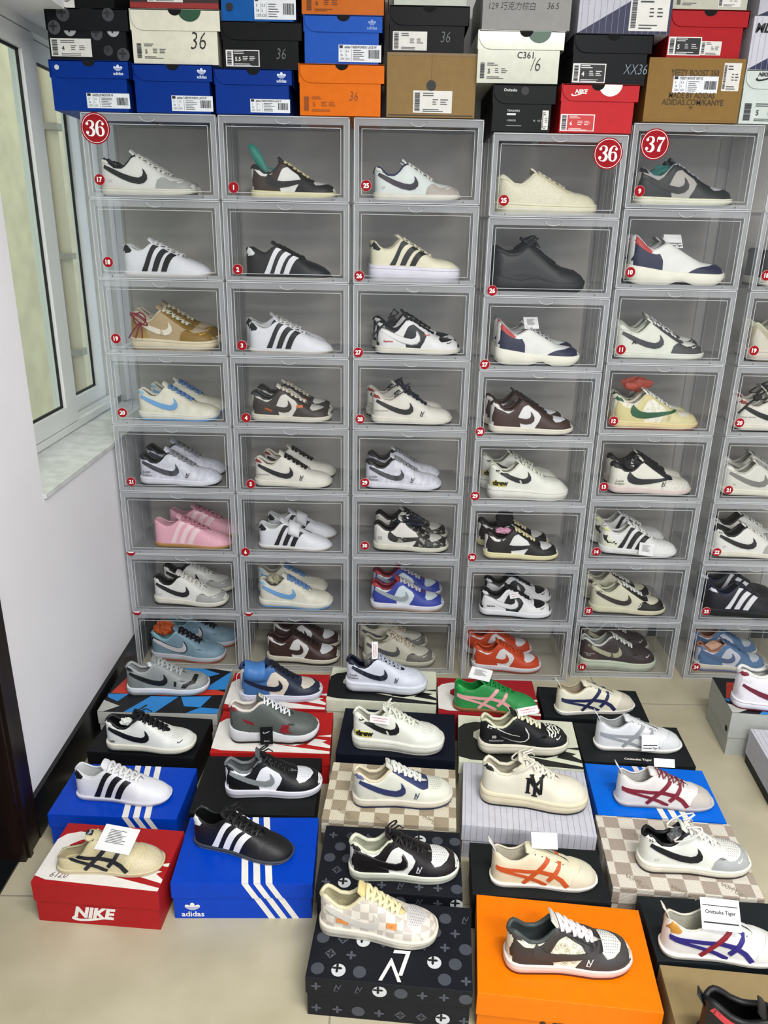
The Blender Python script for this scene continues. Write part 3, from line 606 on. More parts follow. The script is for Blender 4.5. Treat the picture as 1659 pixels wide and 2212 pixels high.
# ------------------------------------------------------------------ clear display boxes
FROST = clear_mat('frosted plastic', .13, '#c8cacc', .35); FRAME = clear_mat('milky plastic', .30, '#bfc2c6', .28); SIDE = clear_mat('side plastic', .20, '#c4c8cc', .3)
EDGE = clear_mat('plastic edge', .72, '#d6d9dc', .2); BACK = clear_mat('back plastic', .58, '#d2cec6', .5); DOOR = glass_mat('clear door', .006, '#fcfcfc', .013)
PIN = mat('#4a4c50', .4); RED = mat('#98141f', .75, spec=.15); WHT = mat('#f2f0ee', .55)
BD = .285
def clear_box(label, x0, yf, z0, w, h, stick, big=None, seedv=0, group=None):
    t = thing('display_box', label, 'display box', (x0, yf, z0), 0, group); e = .0015; w -= .003
    mb = MB(); th = .003
    mb.box(e, w, .004, BD, 0.001, .005, FROST); mb.box(e, w, .004, BD, h - .005, h - .001, FROST); mb.box(e, e + th, .004, BD, .005, h - .005, SIDE); mb.box(w - th, w, .004, BD, .005, h - .005, SIDE)
    for yy in (.012, .10, .19, BD - .01):
        mb.box(e - .0006, e + .0006, yy, yy + .004, .005, h - .005, EDGE); mb.box(w - .0006, w + .0006, yy, yy + .004, .005, h - .005, EDGE)
    mb.build('shell', t)
    mb = MB(); mb.box(e, w, BD - .003, BD, .005, h - .005, BACK); mb.build('back_panel', t)
    mb = MB(); a, b, c = .015, .014, .020                 # side, bottom, top borders
    for (p, q, r, s) in ((e, a, .001, h - .001), (w - a, w, .001, h - .001), (a, w - a, .001, b), (a, w - a, h - c, h - .001)): mb.box(p, q, 0, .005, r, s, FRAME)
    for (p, q, r, s) in ((e, e + .0022, .001, h - .001), (w - .0022, w, .001, h - .001), (e, w, .001, .0032), (e, w, h - .0032, h - .001), (a - .0016, a, b, h - c), (w - a, w - a + .0016, b, h - c)): mb.box(p, q, -.0018, 0, r, s, EDGE)
    mb.build('front_frame', t)
    mb = MB(); i = .0012
    mb.box(a + i, w - a - i, .0, .0025, b + i, h - c - i, DOOR); d = mb.build('door', t)
    mb = MB(); q = .007
    for (p, r, s, u) in ((a + q, w - a - q, b + q, b + q + .0014), (a + q, w - a - q, h - c - q - .0014, h - c - q), (a + q, a + q + .0014, b + q, h - c - q), (w - a - q - .0014, w - a - q, b + q, h - c - q)): mb.box(p, r, -.0012, 0, s, u, EDGE)
    mb.build('door_rim', d)
    mb = MB(); mb.tube([(w / 2 + .022 * math.cos(k), -.001, h - .004 + .012 * math.sin(k) - .004) for k in [PI + PI * j / 8 for j in range(9)]], .0011, EDGE, 5); mb.build('finger_grip', d)
    for xx, zz in ((.045, .0075), (w - .045, .0075)):
        mb = MB(); cv = Cv(mb, (0, -.0002, 0), (1, 0, 0), (0, 0, 1)); cv.disc(xx, zz, .0018, PIN, .0004, 8); mb.build('hinge_pin', t)
    if stick:
        num, sx, sz, half = stick; sz = sz if half else max(sz, .0150); mb = MB(); cv = Cv(mb, (sx, -.0022, sz), (1, 0, 0), (0, 0, 1)); mb.tube([(sx, -.0020, sz), (sx, -.0010, sz)], .0145, mat('#e8b4b4', .6), 28, 1, (0, 0, 1))
        if half:
            mb = MB(); cv = Cv(mb, (sx, -.0022, sz), (1, 0, 0), (0, 0, 1))
            cv.disc(0, 0, .0145, RED, .0, 16, PI, 2 * PI); cv.poly([(-.0135, 0), (-.006, -.0045), (.006, -.0045), (.0135, 0)], WHT, .0006)
        else:
            cv.disc(0, 0, .0138, RED, .0006); cv.text(num, 0, 0, .0165, WHT, .0012, .045, 0, .95, center=True)
        mb.build('number_sticker', t)
    if big:
        num, sx, sz, r = big; mb = MB(); mb.tube([(sx, -.0022, sz), (sx, -.0010, sz)], r, RED, 40, 1, (0, 0, 1)); cv = Cv(mb, (sx, -.0022, sz), (1, 0, 0), (0, 0, 1))
        cv.disc(0, 0, r * .92, WHT, .0006, 40); cv.disc(0, 0, r * .885, RED, .0009, 40); fat_digits(cv, num, 0, 0, r * .98, WHT, .0014); mb.build('size_sticker', t)
    return t

# ------------------------------------------------------------------ cardboard shoe boxes
def box_prints(style, top, lip, base, w, d, h, lh, c):
    mbt = top.mb
    """top, lip, base: drawing surfaces of a lid's top, its front lip and the box front under it."""
    wt = mat(c.get('ink', '#ece8e2'), .5); rnd = random.Random(int(w * 9e4 + d * 1e5)); bg = mat(c['col'], c.get('rough', .5))
    if style == 'stripes3':
        for k in range(3):
            a = w * (.40 + .085 * k); u0 = a + c.get('dx', 0) * w
            lean = .10 * w; sl = .55
            top.poly([(u0, d), (u0 + .048 * w, d), (u0 + .048 * w + lean, 0), (u0 + lean, 0)], wt)
            lip.poly([(u0 + lean, lh), (u0 + .048 * w + lean, lh), (u0 + .048 * w + lean + lh * sl, 0), (u0 + lean + lh * sl, 0)], wt)
            q = u0 + lean + lh * sl; hb = h - lh; base.poly([(q, hb), (q + .048 * w, hb), (q + .048 * w + hb * sl, 0), (q + hb * sl, 0)], wt)
        if c.get('logo', True): trefoil(base, w * .14, h * .24, h * .28, wt, bg); base.text('adidas', w * .14, h * .13, h * .20, wt, .0006, .02, center=True)
    if style == 'swoosh':
        p = [(0, .10), (.10, .05), (.95, .0), (1, .0), (1, .05), (.62, .17), (.36, .29), (.20, .40), (.125, .52), (.13, .63), (.20, .72), (.32, .78), (.28, .84), (.15, .86), (.05, .80), (0, .70)]
        top.poly([(a * w, b * d) for a, b in p], wt)
        for q in ([(.58, .20), (.66, .30), (.70, .24), (.76, .34), (.78, .22), (.70, .17)], [(.80, .20), (.86, .34), (.97, .30), (.93, .26), (1, .18), (1, .12)], [(.88, .40), (1, .44), (1, .38)]):
            top.poly([(a * w, b * d) for a, b in q], wt, .0005)
        if c.get('logo'):
            base.text('NIKE', w * .30, h * .18, h * .36, wt, .0008, .05, .25); base.poly([(w * .27 + a, h * .06 + b) for a, b in tick_pts(w * .36, False, .55)], wt, .0005)
            if c.get('hand'): top.text('0719', w * .27, d * .17, .020, mat('#6b5a5a', .7), .0012, 0, .3, 1, PI)
    if style == 'angular':
        R, Bl, K, G = mat('#c63a26', .45), mat('#2f86d0', .45), mat('#16181d', .45), mat('#b9bab4', .5)
        sh = [(K, [(0, 0), (1, 0), (1, 1), (0, 1)]), (R, [(.02, .40), (.10, .86), (.35, .92), (.75, .62), (1, .46), (1, .40), (.5, .36)]), (Bl, [(.55, 1), (.80, .80), (.90, .88), (.72, 1)]), (Bl, [(.80, .50), (1, .95), (1, .52)]), (Bl, [(.0, .38), (.18, .38), (.12, .22), (.02, .30)]), (Bl, [(.22, .0), (.48, .0), (.62, .34), (.38, .34)]), (Bl, [(.64, .34), (.90, .36), (.84, .12), (.70, .14)]), (Bl, [(.74, 0), (1, 0), (1, .10), (.84, .12)]), (G, [(0, 0), (0, .24), (.16, .12), (.05, 0)]), (G, [(.80, 1), (1, .93), (1, 1)])]
        for k, (m, p) in enumerate(sh): top.poly([(a * w, b * d) for a, b in p], m, .0003 + .00015 * k)
    if style == 'mono':
        for cv, W_, H_ in ((top, w, d), (lip, w, lh), (base, w, h - lh)):
            if cv is lip and lh < .03: continue
            g1, g2, g3 = mat('#c6c9cc', .5), mat('#41454e', .5), mat('#4a4e58', .5); s = .040; j = 0; yy = s * .5
            while yy < H_ - s * .2:
                i = 0; xx = s * (.5 if j % 2 == 0 else 1.0)
                while xx < W_ - s * .2:
                    if c.get('logo') and cv is top and abs(xx - w * .54) < .06 and yy < d * .42: xx += s; continue
                    k = rnd.choice((0, 1, 2, 3, 4, 5, 6, 2, 3, 1, 2, 4))
                    if k in (0,): cv.disc(xx, yy, .0135, g1, .0005); flower(cv, xx - .003, yy + .004, .010, mat('#1b1d23', .5), .0009)
                    elif k in (2, 5): cv.disc(xx, yy, .0125, g2, .0005)
                    elif k in (3,): cv.poly([(xx + .011 * math.cos(a), yy + .011 * math.sin(a)) for a in (0, PI / 2, PI, 3 * PI / 2)], g3, .0005); flower(cv, xx, yy, .008, mat('#1b1d23', .5), .0009)
                    elif k in (1, 6): flower(cv, xx, yy, .010, g3, .0006, PI / 4 * 0)
                    else: lv_mark(cv, xx, yy, .020, g3, .0006)
                    i += 1; xx += s
                j += 1; yy += s * .85
        if c.get('logo'): lv_mark(Cv(mbt, top.o + top.x * w * .54 + top.y * d * .21, -top.x, -top.y), 0, 0, .075, wt, .0012)
    if style == 'pin':
        ln = mat('#8d8f99', .6); n = 22
        for k in range(n):
            a = w * (k + .5) / n; top.rect(a - .0004, 0, a + .0004, d, ln); lip.rect(a - .0004, 0, a + .0004, lh, ln); base.rect(a - .0004, 0, a + .0004, h - lh, ln)
    if style == 'damier':
        ln = mat('#9a8f7c', .6)
        for x, y in ((.16, .14), (.52, .40), (.80, .13), (.30, .72), (.90, .75), (.45, .05)):
            for k, t in enumerate(('LOUIS', 'VUITTON', 'PARIS')): top.text(t, w * x + .006 * k, d * y - .010 * k, (.0125, .0125, .006)[k], ln, .0007, 0, 0, 1, -.6, True)
    if style == 'sitemark': top.text('Onitsuka Tiger', w * .5, d * .10, .012, wt, .0006, .02, center=True)
    if style == 'bottomswoosh': top.poly([(w * .18 + a * w, d * .10 + b * d) for a, b in ((.0, .62), (.02, .40), (.12, .18), (.30, .02), (.60, -.04), (.60, .06), (.36, .12), (.22, .26), (.20, .44), (.26, .58), (.12, .66))], mat('#4d4531', .6))
    if style == 'nikefront': base.text('NIKE', w * .33, h * .12, h * .42, mat('#3a2413', .5), .0008, .05, .3); base.poly([(w * .30 + a, h * .0 + b) for a, b in tick_pts(w * .40, False, .5)], mat('#3a2413', .5), .0005)
def floor_box(label, cx, cy, ang, w, d, h, c, group=None):
    t = thing('shoe_box', label, 'shoe box', (cx, cy, 0), math.radians(ang), group); lh = c.get('lh', .042); g = .003; rg = c.get('rough', .5)
    cm = mat(c['col'], rg, c.get('pat'), c.get('col2'), spec=.2); bm_ = mat(c.get('base', c['col']), rg, c.get('pat'), c.get('col2'), spec=.2)
    mb = MB(); x = w / 2 - g; y = d / 2 - g; mb.box(-x, x, -y, y, 0, h - .004, bm_); base = Cv(mb, (-w / 2, -y, 0), (1, 0, 0), (0, 0, 1))
    mb2 = MB(); x, y = w / 2, d / 2
    mb2.box(-x, x, -y, y, h - .003, h, cm)
    for a in ((-x, x, -y, -y + .0022), (-x, x, y - .0022, y), (-x, -x + .0022, -y + .0022, y - .0022), (x - .0022, x, -y + .0022, y - .0022)): mb2.box(*a, h - lh, h - .003, cm)
    top = Cv(mb2, (-x, -y, h), (1, 0, 0), (0, 1, 0)); lip = Cv(mb2, (-x, -y, h - lh), (1, 0, 0), (0, 0, 1))
    if c.get('style'): box_prints(c['style'], top, lip, base, w, d, h, lh, c)
    for ho in c.get('holes', []):
        Cv(mb, (-w / 2 + g, d / 2, 0), (0, -1, 0), (0, 0, 1)).disc(d * ho[0], h * ho[1], .009, mat('#0c0c0c', .8)) ; Cv(mb2, (-x, y, 0), (0, -1, 0), (0, 0, 1)).disc(d * ho[0], h * ho[1], .009, mat('#0c0c0c', .8))
    b = mb.build('box_body', t); mb2.build('lid', t, bevel=.0008)
    return t
def stack_box(label, x0, x1, z0, z1, yf, c, group=None):
    """A shoe box lying in the pile with its short end towards the room."""
    w, h = x1 - x0, z1 - z0; D = .285; rnd = random.Random(int(abs(x0) * 7e4 + z0 * 9e3))
    t = thing('shoe_box', label, 'shoe box', (x0 + w / 2, yf, z0), c.get('rz', 0) , group); rg = c.get('rough', .45); X = w / 2; g = .004
    cm = mat(c['col'], rg, spec=.5 if rg < .2 else .12); kb = mat('#050505', .9); lh = h * c.get('lid', .40)
    mb = MB(); full = c.get('full'); rg = .12 if rg < .2 else rg
    mb.box(-X + (0 if full else .002), X - (0 if full else .011), 0 if full else .003, D, 0, h - .003, mat(c.get('base', c['col']), rg, c.get('pat'), c.get('col2'), spec=.5 if rg < .2 else .12))
    mb2 = MB(); mb2.box(-X, X, 0, D, h - .003, h - .0004, cm)
    if not full:
        r = min(.030, lh * .75); n = 7; pts = [(-X + .003, lh)] + [(-X + .003 + r - r * math.cos(PI / 2 * k / n), r - r * math.sin(PI / 2 * k / n)) for k in range(n + 1)] + [(X, 0), (X, lh)]
        zf = h - .001 - lh; m = len(pts)
        for yy in (0, .002): pass
        mb2.add([(a, 0, zf + b) for a, b in pts] + [(a, .002, zf + b) for a, b in pts], [tuple(range(m)), tuple(range(m, 2 * m))[::-1]] + [(i, (i + 1) % m, m + (i + 1) % m, m + i) for i in range(m)], mat(c.get('lidcol', c['col']), rg, c.get('pat'), c.get('col2'), spec=.5 if rg < .2 else .12))
        mb2.box(X - .002, X, 0, D, zf, h - .003, cm); mb2.box(-X, -X + .002, 0, D, zf, h - .003, cm)
    fl = Cv(mb2 if not full else mb, (-X, 0, 0), (1, 0, 0), (0, 0, 1)); fb = Cv(mb, (-X, (.003 if not full else 0), 0), (1, 0, 0), (0, 0, 1))
    if c.get('green'): gx, gc = c['green']; fl.poly([(w * gx + .030 * math.cos(a), h - .001 + .027 * math.sin(a)) for a in [PI + PI * k / 16 for k in range(17)]], mat(gc, .35), .0004)
    if c.get('notch', True): nx = c.get('nx', .5); fl.poly([(w * nx + .017 * math.cos(a), h - .0008 + .014 * math.sin(a)) for a in [PI + PI * k / 14 for k in range(15)]], kb, .0007)
    for f in c.get('feat', []):
        k = f[0]
        if k == 'tref': m = mat(f[4] if len(f) > 4 else '#d5dfee', .5); trefoil(fl, f[1] * w, f[2] * h, f[3], m, cm); fl.text('adidas', f[1] * w, f[2] * h - .006, .0105, m, .0006, .02, center=True)
        if k == 'text': (fl if f[7] else fb).text(f[1], f[2] * w, f[3] * h, f[4], mat(f[5], .6), .0012, f[6], f[8] if len(f) > 8 else 0, f[9] if len(f) > 9 else 1)
        if k == 'hand': (fb).text(f[1], f[2] * w, f[3] * h, f[4], mat(f[5], .6), .0012, -.012, .18, f[6] if len(f) > 6 else .75)
        if k == 'rect': fb.rect(f[1] * w, f[2] * h, f[3] * w, f[4] * h, mat(f[5], .5), f[6] if len(f) > 6 else .0005)
        if k == 'poly': fb.poly([(a * w, b * h) for a, b in f[1]], mat(f[2], .5), .0005)
        if k == 'disc': fl.disc(f[1] * w, f[2] * h, f[3], mat(f[4], .5), .0008)
        if k == 'flow': (fb if f[5] else fl).disc(f[1] * w, f[2] * h, f[3], mat(f[4], .5), .0005); flower(fb if f[5] else fl, f[1] * w - .002, f[2] * h + .003, f[3] * .7, mat('#26282d', .5), .0008)
        if k == 'tick': fl.poly([(f[1] * w + a, f[2] * h + b) for a, b in tick_pts(f[3], False, .7)], mat(f[4], .5), .0008)
        if k == 'vl':
            for i in range(f[1]): a = w * (i + .5) / f[1]; fb.rect(a - .0004, 0, a + .0004, h - .004, mat(f[2], .6), .0007)
    b = mb.build('box_body', t); mb2.build('lid', t)
    for L in c.get('labels', []):
        x0_, y0_, x1_, y1_, st = L[:5]; ttl = L[5] if len(L) > 5 else ''; mb = MB(); a0, b0, a1, b1 = x0_ * w, y0_ * h, x1_ * w, y1_ * h; W_, H_ = a1 - a0, b1 - b0
        bgc = {'adi': '#dfe2e6', 'nike': c['col'], 'nikeb': '#e4e4e2', 'plain': '#d8d6d0', 'nikered': '#e8e4e2'}[st]; ink = mat('#26282c', .6)
        if st != 'nike': mb.box(-X + a0, -X + a1, (.003 if not full else 0) - .0008, (.003 if not full else 0), b0, b1, mat(bgc, .5))
        cv = Cv(mb, (-X + a0, (.003 if not full else 0) - .0008, b0), (1, 0, 0), (0, 0, 1))
        if st == 'adi':
            cv.rect(W_ * .02, H_ * .80, W_ * .10, H_ * .97, ink, .0006); cv.text(ttl, W_ * .14, H_ * .80, H_ * .20, ink, .0006, .02, 0, .8); barcode(cv, W_ * .70, H_ * .22, W_ * .96, H_ * .72, ink, rnd)
            for i in range(3): cv.text(('5', '36', '220')[i], W_ * .04, H_ * (.56 - .22 * i), H_ * .17, ink, .0006); cv.text(('3.5', '2', '225')[i], W_ * .17, H_ * (.56 - .22 * i), H_ * .17, ink, .0006)
            cv.rect(W_ * .30, H_ * .05, W_ * .305, H_ * .75, ink); cv.rect(W_ * .15, H_ * .05, W_ * .154, H_ * .75, ink); lines(cv, W_ * .34, H_ * .66, W_ * .62, 6, H_ * .11, ink, rnd, H_ * .03)
        if st in ('nike', 'nikeb', 'nikered', 'plain'):
            if st == 'nikeb': cv.rect(W_ * .22, H_ * .05, W_ * .97, H_ * .95, mat('#141519', .5), .0005); ik = mat('#e4e4e2', .6)
            elif st == 'nikered': cv.rect(W_ * .20, H_ * .05, W_ * .97, H_ * .95, mat('#c02a2c', .5), .0005); ik = mat('#f0e4e2', .6)
            else: ik = mat('#3a3c40', .6) if st != 'nike' or c.get('nk') is None else mat(c['nk'], .6)
            bi = ik if st in ('nike', 'plain') else ink
            barcode(cv, W_ * .04, H_ * .08, W_ * .17, H_ * .92, bi, rnd, False)
            lines(cv, W_ * .25, H_ * .86, W_ * .60, 2, H_ * .10, ik, rnd, H_ * .04); lines(cv, W_ * .25, H_ * .14, W_ * .80, 2, H_ * .08, ik, rnd, H_ * .03)
            cv.text(ttl, W_ * .27, H_ * .34, H_ * .34, ik, .0008, .02); lines(cv, W_ * .50, H_ * .58, W_ * .66, 3, H_ * .10, ik, rnd, H_ * .035); lines(cv, W_ * .70, H_ * .58, W_ * .90, 3, H_ * .10, ik, rnd, H_ * .035)
        mb.build('size_label', t)
    return t
def blob(name, label, cat, loc, s, c, rough=.3, seed=1, rz=0, amp=.25, group=None, kind=None):
    """A crumpled scrap: an uneven, creased closed lump."""
    rnd = random.Random(seed); ph = [(rnd.uniform(2, 6), rnd.uniform(0, 6), rnd.uniform(2, 7), rnd.uniform(0, 6)) for _ in range(5)]; rows = []
    for i in range(13):
        a = PI * i / 12; row = []
        for j in range(18):
            b = 2 * PI * j / 18; r = 1 + amp * sum(math.sin(p * a + q) * math.sin(r2 * b + s2) if False else math.sin(p * a + q) * math.cos(round(r2) * b + s2) for p, q, r2, s2 in ph) / 2.2
            row.append((s[0] * r * math.sin(a) * math.cos(b), s[1] * r * math.sin(a) * math.sin(b), s[2] * r * math.cos(a)))
        rows.append(row)
    mb = MB(); mb.grid(rows, c, False, True); o = mb.build(name, None, loc); o.rotation_euler = (0, 0, rz)
    return tag(o, label, cat, group)
# ------------------------------------------------------------------ measured places, in metres
FB = {  # floor boxes: centre x, centre y, turn in degrees, width, depth, height
 'A1': (-0.642, 1.993, 0.0, 0.345, 0.241, 0.100),
 'A2': (-0.628, 1.771, -3.9, 0.291, 0.173, 0.100),
 'A3': (-0.628, 1.547, -1.8, 0.309, 0.185, 0.100),
 'A4': (-0.588, 1.326, -4.0, 0.274, 0.173, 0.110),
 'B1': (-0.310, 1.999, -0.3, 0.298, 0.188, 0.100),
 'B2': (-0.294, 1.795, 0.8, 0.319, 0.188, 0.100),
 'B3': (-0.302, 1.578, -0.2, 0.300, 0.213, 0.100),
 'B4': (-0.291, 1.363, 1.3, 0.303, 0.198, 0.100),
 'C1': (0.006, 2.039, -2.8, 0.329, 0.183, 0.100),
 'C2': (0.050, 1.800, -4.3, 0.320, 0.207, 0.100),
 'C3': (0.032, 1.554, -4.0, 0.319, 0.209, 0.100),
 'C4': (0.030, 1.340, -2.9, 0.312, 0.186, 0.100),
 'C5': (0.032, 1.131, -4.4, 0.312, 0.188, 0.100),
 'D1': (0.322, 1.991, -1.9, 0.297, 0.185, 0.100),
 'D2': (0.381, 1.775, -4.3, 0.326, 0.210, 0.100),
 'D3': (0.366, 1.550, -5.9, 0.313, 0.229, 0.100),
 'D4': (0.351, 1.314, -3.4, 0.289, 0.146, 0.100),
 'D5': (0.366, 1.120, -5.6, 0.334, 0.225, 0.100),
 'E1': (0.630, 1.962, -2.8, 0.301, 0.158, 0.100),
 'E2': (0.695, 1.771, -2.9, 0.292, 0.171, 0.100),
 'E3': (0.689, 1.579, -4.0, 0.303, 0.190, 0.100),
 'E4': (0.672, 1.370, -4.5, 0.315, 0.221, 0.100),
 'E5': (0.698, 1.168, -3.0, 0.300, 0.155, 0.100),
 'E6': (0.700, 0.966, -5.0, .33, .22, .1),
 'F1': (1.179, 1.940, -5.0, 0.340, 0.186, .145),
 'F2': (1.198, 1.719, -5.0, 0.320, 0.210, .11),
}
FS = {  # shoes on the floor boxes: centre x, centre y, turn in degrees, length
 'A1': (-0.640, 1.996, 5.7, 0.238),
 'A2': (-0.612, 1.723, 0.3, 0.232),
 'A3': (-0.624, 1.531, -2.6, 0.229),
 'A4': (-0.576, 1.300, 2.8, 0.223),
 'B1': (-0.296, 1.973, 7.9, 0.239),
 'B2': (-0.289, 1.778, 5.3, 0.238),
 'B3': (-0.261, 1.564, 5.8, 0.234),
 'B4': (-0.302, 1.368, -12.6, 0.230),
 'C1': (0.017, 2.026, -0.4, 0.242),
 'C2': (0.050, 1.750, -3.0, 0.243),
 'C3': (0.059, 1.537, 4.4, 0.241),
 'C4': (0.058, 1.310, 2.7, 0.235),
 'C5': (0.005, 1.158, -5.5, 0.232),
 'D1': (0.338, 1.933, -1.4, 0.243),
 'D2': (0.389, 1.747, 3.7, 0.239),
 'D3': (0.381, 1.541, -5.2, 0.254),
 'D4': (0.360, 1.295, 0.4, 0.228),
 'D5': (0.368, 1.096, 2.0, 0.240),
 'E1': (0.633, 1.940, 9.3, 0.240),
 'E2': (0.708, 1.769, 1.8, 0.237),
 'E3': (0.705, 1.547, -0.8, 0.238),
 'E4': (0.701, 1.344, 0.5, 0.243),
 'E5': (0.676, 1.126, -1.8, 0.234),
 'F1': (1.143, 1.895, -8.0, .250),
 'E6': (0.673, 0.894, -22.0, .250),
}
COLS = {1: (-0.828, 2.27, 0.363, 1.697), 2: (-0.463, 2.27, 0.354, 1.697), 3: (-0.101, 2.27, 0.35, 1.697), 4: (0.2685, 2.24, 0.36, 1.664), 5: (0.643, 2.27, 0.352, 1.697), 6: (1.028, 2.27, 0.352, 1.697)}
STICK = {  # number, x and z inside the box front, lower half only
 (1, 1): ('17', 0.0364, 0.0473, False),
 (1, 2): ('18', 0.0367, 0.0456, False),
 (1, 3): ('19', 0.0375, 0.0458, False),
 (1, 4): ('20', 0.0347, 0.0384, False),
 (1, 5): ('21', 0.0406, 0.0325, False),
 (1, 6): ('22', 0.0168, 0.0082, True),
 (1, 7): ('23', 0.0164, 0.0058, True),
 (2, 1): ('1', 0.0356, 0.0339, False),
 (2, 2): ('2', 0.0369, 0.0324, False),
 (2, 3): ('3', 0.0391, 0.0328, False),
 (2, 4): ('4', 0.0420, 0.0300, False),
 (2, 5): ('5', 0.0473, 0.0324, False),
 (2, 6): ('6', 0.0210, 0.0046, False),
 (2, 7): ('7', 0.0212, 0.0103, True),
 (3, 1): ('25', 0.0353, 0.0450, False),
 (3, 2): ('26', 0.0180, 0.0212, False),
 (3, 3): ('27', 0.0168, 0.0192, False),
 (3, 4): ('28', 0.0237, 0.0325, False),
 (3, 5): ('29', 0.0396, 0.0441, False),
 (3, 6): ('30', 0.0416, 0.0448, False),
 (4, 1): ('25', 0.0389, 0.0419, False),
 (4, 2): ('26', 0.0233, 0.0132, False),
 (4, 3): ('27', 0.0154, 0.0166, False),
 (4, 4): ('28', 0.0141, 0.0249, False),
 (4, 5): ('29', 0.0108, 0.0296, False),
 (4, 6): ('30', 0.0140, 0.0328, False),
 (5, 1): ('9', 0.0365, 0.0442, False),
 (5, 2): ('10', 0.0382, 0.0452, False),
 (5, 3): ('11', 0.0387, 0.0418, False),
 (5, 4): ('12', 0.0426, 0.0417, False),
 (5, 5): ('13', 0.0375, 0.0455, False),
 (5, 6): ('14', 0.0391, 0.0393, False),
 (5, 7): ('15', 0.0370, 0.0395, False),
 (5, 8): ('16', 0.0382, 0.0395, False),
 (6, 2): ('18', 0.0376, 0.0435, False),
 (6, 3): ('19', 0.0406, 0.0464, False),
 (6, 4): ('20', 0.0367, 0.0435, False),
 (6, 5): ('21', 0.0398, 0.0427, False),
 (6, 6): ('22', 0.0386, 0.0457, False),
 (6, 7): ('23', 0.0388, 0.0461, False),
 (6, 8): ('24', 0.0382, 0.0480, False),
}
